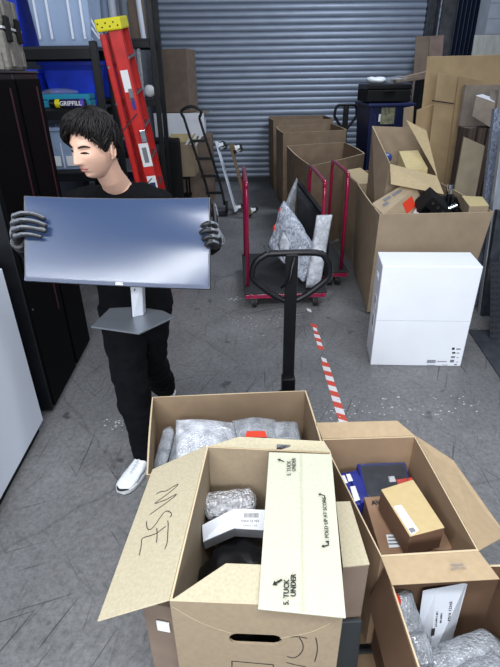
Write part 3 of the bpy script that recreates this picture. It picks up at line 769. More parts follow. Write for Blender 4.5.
# pale plywood board on the pier
mb = MB(); a = ay(475,35,8.2); b = V((4.44, 8.2, a.z)); mb.prism([a, b, V((b.x, 8.0, 0)), V((a.x-.02, 8.0, 0))], V((0,.02,0))); solo(mb, 'plywood_sheet', mat('plywood_pale', s(160,160,154), .75, noise_s=5, noise_a=.12, stretch=(4,1,1)), 'pale weathered plywood sheet leaning before the blockwork', 'plywood')
# big kraft sheets
lean((427.5,56.5), (508,54.5), 6.3, 6.08, 'cardboard_sheet', 'widest kraft cardboard sheet at the back of the leaning boards', mat('kraft_sheet', s(190,164,124), .7, noise_s=6, noise_a=.08), .012)
a = ay(427.5,90,6.18); b = ay(438,90,6.18); mb = MB(); mb.prism([a, b, b+V((0,0,-.02)), a+V((0,0,-.02))], V((0,.03,0)))
lean((417,110), (440,102), 6.05, 5.85, 'cardboard_sheet', 'narrow light kraft sheet left of the slotted sheet', mat('kraft_sheet2', s(182,156,118), .7, noise_s=6, noise_a=.08), .012)
o = lean((438,72.5), (500,85), 5.88, 5.70, 'cardboard_sheet', 'kraft cardboard sheet with a long slot across it', mat('kraft_sheet3', s(184,158,120), .7, noise_s=5, noise_a=.1), .01)
a = ay(432,100,5.84); b = ay(454,103,5.84); mb = MB(); mb.prism([a+V((0,-.3,.005)), b+V((0,-.3,.005)), b+V((0,-.3,-.02)), a+V((0,-.3,-.02))], V((0,.6,0)))
mb.bm.free()
a = ay(432,100,5.80); b = ay(454,103,5.80); mb = MB(); mb.prism([a, b, b+V((0,0,-.012)), a+V((0,0,-.012))], V((0,.004,0))); mb.build('slot', INK, o)
lean((459,76), (506,85.5), 5.83, 5.64, 'cardboard_sheet', 'kraft sheet with a pale cut edge before the slotted sheet', mat('kraft_sheet4', s(176,150,114), .7, noise_s=5, noise_a=.1), .01)
lean((404,108), (414,106), 6.2, 5.9, 'cardboard_sheet', 'small curved kraft panel behind the open flapped carton', KRAFT, .012)
# dark plank, grey-brown wrapped board
root = thing('packed_panel', 'tall dark panel with grey-brown cardboard cap leaning on the kraft sheets', 'panel', (ay(458,180,5.0).x, 4.95, 0))
a = ay(466,86,5.66); b = ay(504,86,5.66); c = V((b.x, 5.5, 0)); d = V((a.x-.02, 5.5, 0))
mb = MB(); mb.prism([a, b, c, d], V((0,.03,0))); mb.build('panel', mat('dark_panel', s(62,60,62), .6, noise_s=8, noise_a=.3, stretch=(5,5,1)), root)
e = .22; mb = MB(); mb.prism([a+V((-.01,-.012,.01)), b+V((0,-.012,.01)), b.lerp(c,e)+V((0,-.012,0)), a.lerp(d,e)+V((-.01,-.012,0))], V((0,.05,0))); mb.build('cardboard_cap', KRAFTG, root)
# tan tile-like board
mb = MB(); mb.prism([ay(464,138,4.6), ay(485,147,4.6), V((ay(482,160,4.45).x, 4.42, .3)), V((ay(461,160,4.45).x, 4.42, .3))], V((0,.04,0)))
QB = [ay(464,137,4.97), ay(485,146,4.93), ay(473,199,4.88), ay(451,190,4.92)]
mb = MB(); mb.prism([QB[0], QB[1], V((QB[2].x-.0, 4.80, .0)), V((QB[3].x, 4.84, .0))], V((.01,.045,0))); solo(mb, 'composite_board', mat('tan_board', s(158,146,122), .75, noise_s=8, noise_a=.08), 'tan plain board leaning behind the big carton, lowest of the boards', 'board', bevel=.004)
# dark brown plank
_q = ay(491,128,5.05); ztp = _q.z-.002
for i, lb in enumerate(('dark brown plank under the small grey carton, left one', 'dark brown plank under the small grey carton, middle one', 'dark brown plank under the small grey carton, right one')):
    x_ = _q.x-.17+i*.10; mb = MB(); mb.box((x_, 5.17, ztp/2), (.085, .20, ztp)); solo(mb, 'wooden_plank', mat('dark_wood', s(84,70,60), .7, noise_s=5, noise_a=.35, stretch=(7,7,.6)), lb, 'plank', bevel=.004)
q_ = ay(494,130,5.0); mb = MB(); mb.box((q_.x+.13, 5.10, q_.z/2-.001), (.2, .18, q_.z-.002)); solo(mb, 'wooden_plank', MATS['dark_wood'], 'broad dark plank at the right edge under the grey-brown carton', 'plank', bevel=.004)
# grey small carton on top of the planks
p = ay(484,112,5.15); root = thing('cardboard_box', 'small grey carton with a pale top wedged on the dark plank', 'cardboard box', (p.x, 5.15, p.z-.16))
A = [ay(476,96,5.13), ay(496,103,5.05), ay(491,128,5.05), ay(472,116,5.13)]
mb = MB(); mb.prism(A, V((.18,.25,.0))); mb.build('body', KRAFTG, root, bevel=.003)
mb = MB(); T = [A[0], A[1], A[1]+V((.18,.25,0)), A[0]+V((.18,.25,0))]; mb.prism([q+V((0,0,.002)) for q in T], V((0,0,.004))); mb.build('lid', WHITEB, root)
mb = MB(); T = [ay(499,90,5.0), ay(512,92,5.0), ay(506,130,5.0), ay(494,130,5.0)]; mb.prism(T, V((.02,.2,0))); solo(mb, 'cardboard_box', KRAFTG, 'grey-brown carton cut by the right edge beside the small grey carton', 'cardboard box')
# steel channels
def channel(label, top, bot, w, dpt, m, Yt, Yb):
    a = ay(*top, Yt); b = V((ay(*bot, Yb).x, Yb, .0)) ; b = az(*bot, 0) if False else b
    b = V((a.x-.0+(bot[0]-bot[0]), Yb, 0)); d = (a-b).normalized(); sx = V((1,0,0)); sx = (sx-d*sx.dot(d)).normalized(); sy = d.cross(sx)
    if sy.y < 0: sy = -sy
    mb = MB()
    def slab(o1, o2, t1, t2): mb.hexa([b+sx*o1+sy*t1, b+sx*o2+sy*t1, b+sx*o2+sy*t2, b+sx*o1+sy*t2], [a+sx*o1+sy*t1, a+sx*o2+sy*t1, a+sx*o2+sy*t2, a+sx*o1+sy*t2])
    slab(0, w, 0, .006); slab(0, .006, .006, dpt); slab(w-.006, w, .006, dpt); slab(.006, .03, dpt-.006, dpt); slab(w-.03, w-.006, dpt-.006, dpt)
    return solo(mb, 'steel_channel', m, label, 'steel profile', bevel=.002)
channel('speckled grey steel channel leaning right of the tan board', (495,108), (0,0), .10, .05, mat('speckle_steel', s(120,128,146), .6, noise_s=60, noise_a=.45), 4.3, 3.95)
channel('smooth pale steel channel right of the speckled one', (503,128), (0,0), .12, .05, mat('pale_steel', s(150,156,166), .45, .3, noise_s=7, noise_a=.15, stretch=(6,6,.5)), 4.05, 3.75)
channel('dark steel channel standing at the right of the big carton', (498,210), (0,0), .08, .05, mat('dark_steel', s(62,66,74), .5, .3, noise_s=14, noise_a=.3), 3.85, 3.72)
# diamond tread plate
mb = MB(); a = ay(491,262,3.55); b = a+V((.3,.02,0)); mb.prism([a, b, V((b.x, 3.28, 0)), V((a.x-.01, 3.28, 0))], .006)
mdp = mat('tread_plate', s(70,72,78), .35, .6)
for i in range(9):
    for j in range(14):
        u = (i+.5)/9; v = (j+.5)/14; top_ = a.lerp(b, u); bo = V((a.x-.01,3.28,0)).lerp(V((b.x,3.28,0)), u); q = bo.lerp(top_, v)
        mb.box(q+V((0,-.009,0)), (.022,.004,.007), Matrix.Rotation(.8 if (i+j) % 2 else -.8, 3, 'Y'))
solo(mb, 'tread_plate', mdp, 'dark diamond tread plate leaning beside the white carton', 'steel plate')
mb = MB(); mb.box((2.42, 3.85, .42), (.3,.3,.84)); solo(mb, 'steel_crate', BLACKM, 'black steel crate at the right edge behind the tread plate', 'crate', bevel=.01)
mb = MB(); q = [az(468,331,0), az(520,331,0), az(520,402,0), az(505,386,0)]; mb.hexa([p+V((0,0,.001)) for p in q], [p+V((0,0,.012)) for p in q]); solo(mb, 'floor_plate', mat('dark_floor_plate', s(66,70,78), .5, .2, noise_s=9, noise_a=.25), 'dark steel plate lying on the floor at the right edge', 'steel plate')

# ================================================================ BIG CARTON AND ITS LOAD
rimB = [V((1.27,5.02,.90)), V((2.12,5.02,.90)), V((2.09,3.8,.90)), V((1.165,3.8,.90))]
baseB = [V((1.30,5.02,.02)), V((2.05,5.02,.02)), V((2.03,3.86,.02)), V((1.16,3.82,.02))]
bigbox = carton('biggest open kraft carton on the right, heaped with cartons and equipment', rimB, .02, base=baseB, m=KRAFT, t=.012, bulge=.012, cat='cardboard box')
# filler: a closed carton deep inside carries the rest
closed_box('brown carton lying deep inside the biggest kraft carton', (1.66, 4.42, .035), (.66,.88,.44), m=KRAFTD)
# flapped carton J
J = dict(bl=ay(372,126,5.0), br=ay(424,128,5.0), fl=ay(390,164,4.42), fr=ay(437,176,4.42))
Jb = dict(bl=ay(359,182,5.0), fl=ay(371,203,4.36))
dn = Jb['fl']-J['fl']; dn2 = Jb['bl']-J['bl']
k_ = 1.0
rimJ = [J['bl'], J['br'], J['fr'], J['fl']]
baseJ = [V((1.36,4.93,.53)), V((1.86,4.93,.53)), V((1.90,4.36,.53)), V((1.31,4.30,.53))]
rootJ = carton('open kraft carton with raised flaps standing tilted in the biggest carton', rimJ, 0, base=baseJ, m=KRAFT, t=.01,
  flaps=[[J['fl'], J['fr'], ay(444,194,4.15), ay(391,184,4.2)], [J['fr'], J['fr'].lerp(J['br'], .75), ay(426,131,4.72), ay(406,120,4.75)]], fm=mat('kraft_flap', s(196,174,134), .7, noise_s=30, noise_a=.05))
pJ = (J['bl']+J['br']+J['fl']+J['fr'])/4
mb = MB(); T = [ay(399,151,4.75), ay(418,150,4.75), ay(428,168,4.5), ay(407,170,4.5)]; mb.prism(T, V((0,0,-.25))); solo(mb, 'cardboard_box', KRAFTY, 'pale kraft carton lying inside the tilted open carton', 'cardboard box', bevel=.004)
lump('blue_bag', (ay(386,155,4.72).x+.0, 4.74, ay(386,155,4.72).z-.03), (.06,.09,.05), mat('blue_bag', s(46,70,140), .3, noise_s=20, noise_a=.4), 'small blue plastic bag inside the tilted open carton', 'plastic bag', 4)
# carton with red label, tilted in the front left
A = ay(373,206,3.97); B = ay(414,184,4.25); Cc = ay(430,216,4.1); D = ay(386,216,3.9)
T0, T1, T2, T3 = ay(372,203,4.02), ay(405,183,4.28), ay(417,187,4.24), ay(384,214,3.93)
root = thing('cardboard_box', 'tilted tan carton with a red sticker in the front left of the biggest carton', 'cardboard box', (T3.x, T3.y, T3.z-.25))
R1 = ay(431,214,4.24)-ay(417,187,4.36)
mb = MB(); mb.prism([T0, T1, T2, T3], R1*1.0+V((.0,.0,-.05))); mb.build('body', mat('tan_board_glossy', s(176,156,128), .5, noise_s=8, noise_a=.05), root, bevel=.005)
ed = V((.004,-.004,.004))
def onq(u, v): return T0.lerp(T3, v).lerp(T1.lerp(T2, v), u)
nT = (T1-T0).cross(T3-T0).normalized(); nT = nT if nT.z > 0 else -nT
for u, v, l_ in ((.34,.3,.09), (.62,.35,.12), (.2,.55,.07)):
    q = onq(u, v)+nT*.003; uu = (T1-T0).normalized(); vv = (T3-T0); vv = (vv-uu*vv.dot(uu)).normalized()
    mb = MB(); mb.prism([q-uu*l_/2-vv*.012, q+uu*l_/2-vv*.012, q+uu*l_/2+vv*.012, q-uu*l_/2+vv*.012], .001 if True else 0); mb.build('printed_mark', INKG, root)
side_n = (T2-T3).cross(R1).normalized(); side_n = side_n if side_n.y < 0 else -side_n
def onside(u, v): return T3.lerp(T2, u)+(R1+V((0,0,-.05)))*v+side_n*.003
mb = MB(); mb.prism([onside(.50,.10), onside(.78,.10), onside(.78,.40), onside(.50,.40)], side_n*.002); mb.build('red_sticker', REDINK, root)
mb = MB(); mb.prism([onside(.1,.5), onside(.36,.5), onside(.36,.9), onside(.1,.9)], side_n*.002); mb.build('label', PAPER, root)
# black equipment
p = ay(434,205,4.0)
root = thing('electronic_device', 'black boxy electronic device lying askew in the biggest carton', 'electronic device', (p.x, 4.0, p.z-.1))
M = Matrix.Rotation(.65,3,'Y') @ Matrix.Rotation(.3,3,'X')
mb = MB(); mb.box(p+V((0,0.05,-.02)), (.2,.2,.17), M); mb.build('body', BLACKM, root, bevel=.006)
for u in (-.06,.0,.06):
    mb = MB(); mb.cyl(p+V((0,0.05,-.02))+M@V((u,-.1,.05)), p+V((0,.05,-.02))+M@V((u,-.108,.05)), .011, 12); mb.build('screw', CHROME, root)
for u in (-.05,.05):
    mb = MB(); mb.box(p+V((0,.05,-.02))+M@V((u,-.103,-.03)), (.06,.008,.05), M); mb.build('port', BLACKGL, root)
mb = MB(); q = ay(423,208,4.02); mb.box(q+V((0,0,-.03)), (.1,.08,.1), Matrix.Rotation(.5,3,'Y')); solo(mb, 'adapter', WHITEB, 'white adapter block between the tan carton and the black device', 'adapter', bevel=.006)
p = ay(449,196,4.2)
root = thing('clamp_stand', 'black jointed clamp stand with silver sleeve in the biggest carton', 'stand', (p.x, 4.2, p.z-.15))
mb = MB(); mb.cyl(p+V((0,0,-.22)), p+V((0,0,.05)), .022, 16); mb.build('post', BLACK, root)
mb = MB(); mb.cyl(p+V((-.005,0,.02)), p+V((-.005,0,.1)), .026, 18); mb.build('silver_sleeve', CHROME, root)
for a_, b_ in ((V((.02,.0,.0)), V((.13,.05,-.12))), (V((-.02,0,-.02)), V((-.12,-.05,-.06))), (V((.0,-.05,-.1)), V((.12,-.08,-.16)))):
    mb = MB(); mb.tube([p+a_, (p+a_+p+b_)/2+V((0,0,.02)), p+b_], .02, 10); mb.build('arm', BLACKM, root, smooth=True)
for q in (V((.13,.05,-.12)), V((.03,-.02,-.03)), V((.12,-.08,-.16))):
    mb = MB(); mb.cyl(p+q+V((0,0,-.03)), p+q+V((0,0,.03)), .03, 16); mb.build('joint', BLACK, root)
mb = MB(); q = ay(452,207,4.05); mb.cyl(q+V((-.03,0,-.02)), q+V((.04,0,.01)), .026, 14); solo(mb, 'silver_knob', CHROME, 'silver cylinder knob lying right of the black device', 'knob')
closed_box('dark carton inside the biggest carton under the black equipment', (1.80, 4.05, .48), (.44,.36,.24), m=BLACKM, rotz=.1)
for i, (x, y, z_, a_) in enumerate(((1.86,4.3,.82,.5),(1.95,4.45,.85,-.3),(1.75,4.32,.80,.9))):
    mb = MB(); mb.tube(smoothpath([V((x-.1,y,z_)), V((x,y-.05,z_+.05)), V((x+.08,y+.03,z_+.01)), V((x+.1,y+.05,z_-.08))], 4), .009, 8)
    solo(mb, 'black_cable', RUBBER, 'black cable tangled among the equipment in the biggest carton', 'cable', 'black cables in the biggest carton', smooth=True)
# small kraft carton at the right front corner
T = [ay(463,196,4.15), ay(483,196,4.15), ay(493,207,3.9), ay(471,207,3.9)]
root = thing('cardboard_box', 'small pale kraft carton on the right front corner of the biggest carton', 'cardboard box', (T[3].x+.1, 4.0, T[0].z-.2))
mb = MB(); zz = (T[0].z+T[2].z)/2
T = [V((1.885,4.08,.955)), V((2.02,4.1,.955)), V((2.05,3.83,.955)), V((1.87,3.82,.955))]; T = [az(463,197,.935), az(484,198,.935), az(492.5,208,.935), az(472,208,.935)]
for q in T: q.y = max(q.y, 3.845)
T[0].y += .03; T[1].y += .03
mb.prism(T, V((0,0,-.1))); mb.build('body', KRAFT, root, bevel=.003)
mb = MB(); mb.prism([q+V((0,0,.0015)) for q in T], V((0,0,.003))); mb.build('lid', KRAFTY, root)

# ================================================================ WHITE CARTON
W0 = V((.975,2.98,0)); W1 = V((1.625,2.925,0)); W3 = V((1.02,3.27,0)); W2 = V((1.67,3.215,0)); hW = .77
root = thing('cardboard_box', 'large white carton standing upright in front of the biggest kraft carton', 'cardboard box', (1.3,3.1,0))
mb = MB(); mb.hexa([W0,W1,W2,W3], [p+V((0,0,hW)) for p in (W0,W1,W2,W3)]); ob = mb.build('body', WHITEB, root)
fx = (W1-W0).normalized(); fn = V((fx.y, -fx.x, 0)); sd = (W3-W0).normalized(); sn = V((-sd.y, sd.x, 0)); sn = sn if sn.x < 0 else -sn
mb = MB(); q = W0.lerp(W3,.5)+V((0,0,hW-.12))
Ms = Matrix((sd, sn, V((0,0,1)))).transposed(); mb.box(q, (.09,.06,.042), Ms); cut(ob, mb)
ob.modifiers.new('b','BEVEL').width = .004
mb = MB(); mb.box((W0+W1)/2+fn*.0006+V((0,0,hW*.48)), (.65,.0012,.003), Matrix((fx,fn,V((0,0,1)))).transposed()); mb.build('fold_line', mat('fold', s(196,200,208), .6), root)
# label-like holes on the side
for z_, h_ in ((.46,.10),(.30,.15)):
    mb = MB(); mb.box(W0.lerp(W3,.42)+sn*.001+V((0,0,z_)), (.06,.002,h_), Ms); lb = mb.build('label', PAPER, root)
    mb = MB(); mb.box(W0.lerp(W3,.42)+sn*.0025+V((0,0,z_+.01)), (.04,.001,h_*.5), Ms); mb.build('printed_mark', INKG, root)
def onW(x, y): q = ray(x, y); t = (W0-EYEP).dot(fn)/q.dot(fn); return EYEP+q*t+fn*.001
def mark(x, y, w, h, m=INKG, par=root, nm='printed_mark'):
    mb = MB(); mb.box(onW(x,y), (w,.001,h), Matrix((fx,fn,V((0,0,1)))).transposed()); return mb.build(nm, m, par)
mark(453.3,348.6,.018,.018,INK); mark(458.5,349,.03,.010); mark(453.7,352.8,.022,.014,INK); mark(458,353,.02,.006); mark(453,357,.028,.015); mark(457.5,357.5,.016,.004)
mark(452,361,.028,.022,INKG); mark(457,362,.014,.004); mark(455.5,364.6,.018,.007,INK); mark(445,364.8,.04,.003)
for i in range(14): mark(427+i*.65,361.4,.0022+.001*(i%3),.026,INKG)
mark(442,361.5,.07,.006); mark(431,365,.06,.003)

# ================================================================ PLATFORM CARTS
def platform_cart(label, x0, x1, y0, y1, ends, zd=.16, hz=1.08, yo=.06, group='platform carts with magenta push handles'):
    root = thing('platform_cart', label, 'platform cart', ((x0+x1)/2, (y0+y1)/2, 0), group)
    mb = MB(); mb.box(((x0+x1)/2, (y0+y1)/2, zd), (x1-x0, y1-y0, .02)); mb.build('deck', mat('deck_mat', s(34,36,38), .7, noise_s=40, noise_a=.25, bump=.3, bump_s=200), root, bevel=.006)
    for x, y, sx, sy in (((x0+x1)/2, y0+.02, x1-x0-.08, .03), ((x0+x1)/2, y1-.02, x1-x0-.08, .03), (x0+.025, (y0+y1)/2, .03, y1-y0), (x1-.025, (y0+y1)/2, .03, y1-y0)):
        mb = MB(); mb.box((x, y, zd-.03), (sx, sy, .04)); mb.build('frame', MAGENTA, root, bevel=.004)
    mb = MB(); mb.box(((x0+x1)/2, (y0+y1)/2, zd-.03), (x1-x0-.1, .04, .03)); mb.build('frame', MAGENTA, root)
    for x in (x0+.09, x1-.09):
        for y in (y0+.07, y1-.07):
            mb = MB(); mb.box((x, y, zd-.056), (.08,.08,.012)); mb.box((x-.024, y, .08), (.004,.05,.06)); mb.box((x+.024, y, .08), (.004,.05,.06)); cs = mb.build('caster', STEEL, root)
            mb = MB(); mb.cyl((x-.018, y, .056), (x+.018, y, .056), .055, 24); w = mb.build('wheel', RUBBER, cs)
            mb = MB(); mb.cyl((x-.02, y, .056), (x+.02, y, .056), .034, 20); mb.build('hub', STEEL, w)
    for x in ends:
        ya, yb = y0+yo, y1-.06; r = .075
        pts = [V((x, ya, zd-.03)), V((x, ya, hz-r*1.6)), V((x, ya+.02, hz-r*.5)), V((x, ya+r, hz)), V((x, yb-r, hz)), V((x, yb-.02, hz-r*.5)), V((x, yb, hz-r*1.6)), V((x, yb, zd-.03))]
        seq = [pts[0]]+smoothpath(pts[1:-1], 4)+[pts[-1]]
        mb = MB(); mb.tube(seq, .017, 12); mb.build('push_handle', MAGENTA, root, smooth=True)
    return root
platform_cart('near platform cart with two magenta handles carrying the bubble-wrapped monitors', .075, .82, 3.97, 5.05, (.11,.775), hz=1.09, yo=.16)
platform_cart('second platform cart behind, with magenta handle beside the wrapped monitors', .86, 1.12, 4.45, 5.35, (1.055,), hz=1.09)
# wrapped monitors on the near cart
def panel(mb, A, B, C_, D, t, sub=12, amp=.012, sd=0, puff=.02):
    """a puffy slab between four corners, thickness vector t"""
    rings = []
    for side in (0, 1): pass
    G = []
    for sgn in (0, 1):
        g = []
        for j in range(sub+1):
            row = []
            for i in range(sub+1):
                u = i/sub; v = j/sub; p = A.lerp(B, u).lerp(D.lerp(C_, u), v)
                e = (math.sin(PI*u)*math.sin(PI*v))**.35
                n = noise.noise(p*9+V((sd, sgn*5, 0)))
                row.append(mb.bm.verts.new(p + t*(sgn-.5)*(.25+.75*e) + t.normalized()*(n*amp)*(1 if sgn else -1)))
            g.append(row)
        G.append(g)
    for j in range(sub):
        for i in range(sub):
            mb._f([G[0][j][i], G[0][j+1][i], G[0][j+1][i+1], G[0][j][i+1]]); mb._f([G[1][j][i], G[1][j][i+1], G[1][j+1][i+1], G[1][j+1][i]])
    for k in range(sub):
        mb._f([G[0][0][k], G[0][0][k+1], G[1][0][k+1], G[1][0][k]]); mb._f([G[0][sub][k+1], G[0][sub][k], G[1][sub][k], G[1][sub][k+1]])
        mb._f([G[0][k+1][0], G[0][k][0], G[1][k][0], G[1][k+1][0]]); mb._f([G[0][k][sub], G[0][k+1][sub], G[1][k+1][sub], G[1][k][sub]])
zd = .175
# black monitor leaning (screen towards the left)
A = ay(297,182,4.92); B = ay(325,218,4.26); Cq = ay(322,292,4.24); D = ay(290,258,4.92)
for q in (Cq, D): q.z = .20
Cq.x = B.x+.02; D.x = A.x+.03
root = thing('monitor', 'black monitor standing on edge on the cart behind the bubble-wrapped one', 'monitor', ((A.x+B.x)/2, 4.6, zd))
n_ = (B-A).cross(D-A).normalized(); n_ = n_ if n_.x < 0 else -n_
mb = MB(); mb.prism([A,B,Cq,D], -n_*.045); mb.build('bezel', BLACKM, root, bevel=.006)
mb = MB(); e = .06; quad = [A,B,Cq,D]; cc = sum(quad, V((0,0,0)))/4; mb.prism([q.lerp(cc, e)+n_*.001 for q in quad], n_*.002); mb.build('screen', mat('dark_screen', s(14,17,24), .25, spec=.6), root)
# its film sleeve, white end
mb = MB(); panel(mb, ay(297,178,4.97), ay(284,207,4.84), V((ay(284,207,4.84).x,4.8,.2)), V((A.x-.03,5.0,.2)), V((-.04,.04,0)), amp=.012, sd=3)
o = solo(mb, 'foam_sleeve', BUBBLE, 'bubble wrap sleeve behind the top corner of the black monitor', 'bubble wrap', smooth=True)
mb = MB(); a_ = ay(324.5,215,4.03); mb2 = V((a_.x, 4.03, a_.z))
panel(mb, mb2+V((-.066,0,.0)), mb2+V((.066,0,0)), V((a_.x-.005,4.01,.195)), V((a_.x-.135,4.01,.195)), V((0,.08,0)), amp=.010, sd=8)
solo(mb, 'foam_sleeve', BUBBLEW, 'white foam-wrapped panel standing at the right end of the cart', 'wrapped panel', smooth=True)
# bubble-wrapped monitor leaning in front
A = ay(281,204,4.72); B = ay(316,252,4.18); Cq = V((B.x-.10,4.16,.195)); D = V((ay(268,240,4.78).x-.005,4.7,.38))
A2 = ay(285,204,4.66); 
poly = [ay(284,201,4.62), ay(318,253,4.12), V((ay(303,288,4.12).x,4.13,.20)), V((ay(287,290,4.2).x,4.30,.20)), ay(269,246,4.55)]
root = thing('wrapped_monitor', 'bubble-wrapped monitor leaning nearest on the cart, red stickers on its edge', 'wrapped monitor', (poly[2].x-.05, 4.4, zd))
mb = MB()
a, b, c, d, e = poly
panel(mb, a, b, c, e, V((-.10,-.035,.02)), sub=20, amp=.022, sd=5)
mb.build('wrapping', mat('bubble_bright', s(188,196,210), .2, spec=.8, bump=.9, bump_s=60, vor=True, noise_s=30, noise_a=.3), root, smooth=True)
mb = MB(); q = a.lerp(b,.32).lerp(e.lerp(c,.32),.35)+V((-.065,-.03,.01)); r_ = a.lerp(b,.62).lerp(e.lerp(c,.62),.65)+V((-.065,-.03,.01))
w_ = (b-a).normalized()*.16; h_ = (e-a).normalized()*.13; panel(mb, q, q+w_, q+w_+h_*1.3, q+h_, V((-.02,-.008,0)), sub=6, amp=.006, sd=2); mb.build('wrapping_fold', BUBBLEW, root, smooth=True)
for v_ in (.25, .62):
    q = a.lerp(e, v_)+V((.0,-.02,.0)); mb = MB(); mb.ell(q, (.02,.02,.05)); mb.build('red_sticker', REDINK, root, smooth=True)

# ================================================================ FRONT: pallet, jack, cartons
PT = .145
root = thing('wooden_pallet', 'wooden pallet under the front cartons, lifted by the near pallet jack', 'pallet', (.29, 1.13, 0))
for y in (.62, 1.12, 1.68):
    mb = MB(); mb.box((.29, y, PT-.03), (1.1, .12, .02)); mb.build('bottom_stringer', WOOD, root)
for x in (-.21, .29, .79):
    for y in (.62, 1.12, 1.68):
        mb = MB(); mb.box((x, y, .052), (.10, .10, .10)); mb.build('block', WOOD, root)
for i in range(9):
    mb = MB(); mb.box((.29, .58+i*.143, PT-.01), (1.1, .10, .018)); mb.build('deck_board', WOOD, root)
jp = ay(290,300,2.12)
root = thing('pallet_jack', 'near black pallet jack with looped handle behind the front cartons', 'pallet jack', (jp.x, 2.12, 0), 'pallet jacks')
jack(root, .262, 2.12, .362, 1.17, 1.085, .940, .0155, .058, forks=1.45)
p = V((.262-.11, 2.10, 1.185)); mb = MB(); mb.cyl(p, p+V((-.02,0,.03)), .006, 8); mb.build('spring_clip', CHROME, root)

# --- carton W (far left, bubble wrapped goods)
W_ = [az(152,397,.62), az(306,390.5,.62), az(321,452,.62), V((-.335,1.30,.62))]
W_[2] = V((.325, 1.33, .62)); W_[3] = V((-.345, 1.31, .62))
rw = carton('open brown carton of bubble-wrapped goods behind the carton marked MSE', W_, PT, m=mat('kraft_back', s(140,120,98), .75, noise_s=9, noise_a=.07, spec=.2), t=.007, bulge=.004)
def roll(label, a, b, r, m, name='bubble_wrap_roll', sd=0, flat=.75, group=None, par=None, cat='bubble wrap'):
    a, b = V(a), V(b); n = 26; d = (b-a).normalized(); up = V((0,0,1)); up = (up-d*up.dot(d)).normalized(); sx = d.cross(up)
    mb = MB(); rings = []
    for j in range(n+1):
        t = j/n; e = min(1, (math.sin(PI*min(max(t,.02),.98))*3.5))**.5; c = a.lerp(b, t); ring = []
        for k in range(28):
            an = 2*PI*k/28; dd = sx*math.cos(an)+up*math.sin(an)*flat
            q = c+dd*r*e; q += dd.normalized()*noise.fractal(q*16+V((sd,0,0)), 1, 2, 3)*r*.10; ring.append(q)
        rings.append(ring)
    mb.loft(rings); return solo(mb, name, m, label, cat, group, smooth=True)
# inner layer of wrapped goods supported by a filler carton
closed_box('brown carton deep in the carton of bubble-wrapped goods', (-.01, 1.55, PT+.012), (.58,.40,.22), m=KRAFTD)
zl = .385
A,B,Cq,D = az(184,421,.50), az(232,426,.49), az(242,462,.46), az(180,466,.46)
mb = MB(); panel(mb, az(176,421,.53), az(234,424,.5), az(240,470,.46), az(176,472,.46), V((0,0,-.09)), sub=18, amp=.006, sd=4)
solo(mb, 'wrapped_parcel', BUBBLEW, 'large bubble-wrapped white parcel on the left of the wrapped goods', 'wrapped parcel', smooth=True)
mb = MB(); panel(mb, az(232,421,.50), az(276,421,.49), az(284,446,.45), az(236,448,.45), V((0,0,-.08)), sub=16, amp=.016, sd=9)
solo(mb, 'wrapped_parcel', BUBBLE, 'grey bubble-wrapped parcel in the middle of the wrapped goods', 'wrapped parcel', smooth=True)
mb = MB(); panel(mb, az(270,424,.50), az(298,423,.49), az(302,446,.45), az(276,448,.45), V((0,0,-.08)), sub=14, amp=.016, sd=12)
solo(mb, 'wrapped_parcel', BUBBLE, 'bubble-wrapped parcel with red sticker at the right of the wrapped goods', 'wrapped parcel', smooth=True)
q = [az(247,431,.513), az(265,431,.513), az(267,437,.508), az(245,437,.508)]; mb = MB(); mb.prism(q, .004); solo(mb, 'red_card', REDINK, 'red card lying on the middle wrapped parcels', 'card')
roll('narrow clear bubble-wrap roll along the left wall of the carton', az(158,472,.47), az(170,428,.50), .028, BUBBLE, sd=3)
roll('second clear bubble-wrap roll beside the left wall roll', az(172,474,.46), az(180,432,.48), .024, BUBBLE, sd=6)
roll('crumpled film roll in front of the large white parcel', az(176,470,.50), az(238,456,.49), .03, FILM, sd=8)

# --- carton MSE
ZM = .80
FL, FR, BL, BR = az(169.5,601,ZM), az(346,617,ZM), az(207,446,ZM), az(331,452,ZM)
FR = V((FR.x, FL.y-.035, ZM))
rimM = [BL, BR, FR, FL]
L1 = az(98,622,.705); _n = (BL-FL).cross(L1-FL).normalized(); _r = ray(153,470); L2 = EYEP+_r*((FL-EYEP).dot(_n)/_r.dot(_n))
bk1, bk2 = az(324,441,.835), az(239,436.5,.835)
in1, in2 = az(226,563,ZM+.004), az(250,564,ZM+.004)
rm = carton('open kraft carton hand-marked MSE, nearest the camera at the bottom', rimM, PT, m=mat('kraft_front', s(148,132,110), .72, noise_s=70, noise_a=.05, spec=.3), t=.006,
    flaps=[[FL, BL, L2, L1], [BL+V((.004,.0,.0)), BR, bk1, bk2], [FR, FL, in1, V((FR.x-.05, in1.y-.02, ZM+.004))]], fm=KRAFTP)
body = [c for c in rm.children if c.name.startswith('body')][0]
# hand hole in the front wall
fy = lambda x: FL.y+(FR.y-FL.y)*((x-FL.x)/(FR.x-FL.x))
h0 = ay(233,637,FL.y-.01); h1 = ay(278,640,FL.y-.02); hc = (h0+h1)/2
fang = math.atan2(FR.y-FL.y, FR.x-FL.x); MF = Matrix.Rotation(fang, 3, 'Z')
mb = MB(); mb.box(V((hc.x, fy(hc.x), hc.z)), (.092,.05,.044), MF)
cut(body, mb)
for sx_ in (-1, 1):
    mb = MB(); q = V((hc.x+sx_*.044, fy(hc.x+sx_*.044), hc.z)); mb.cyl(q+V((0,-.03,0)), q+V((0,.03,0)), .022, 14); cut(body, mb)
# back wall tab hole (pale finger tab seen inside)
mb = MB(); c_ = ay(258,472,BL.y-.012); mb.box((c_.x+.01, BL.y-.014, c_.z), (.062,.003,.022)); mb.build('finger_tab', MATS['kraft_greenish'] if 'kraft_greenish' in MATS else mat('tab_light', s(206,196,166), .7), rm, bevel=.001)
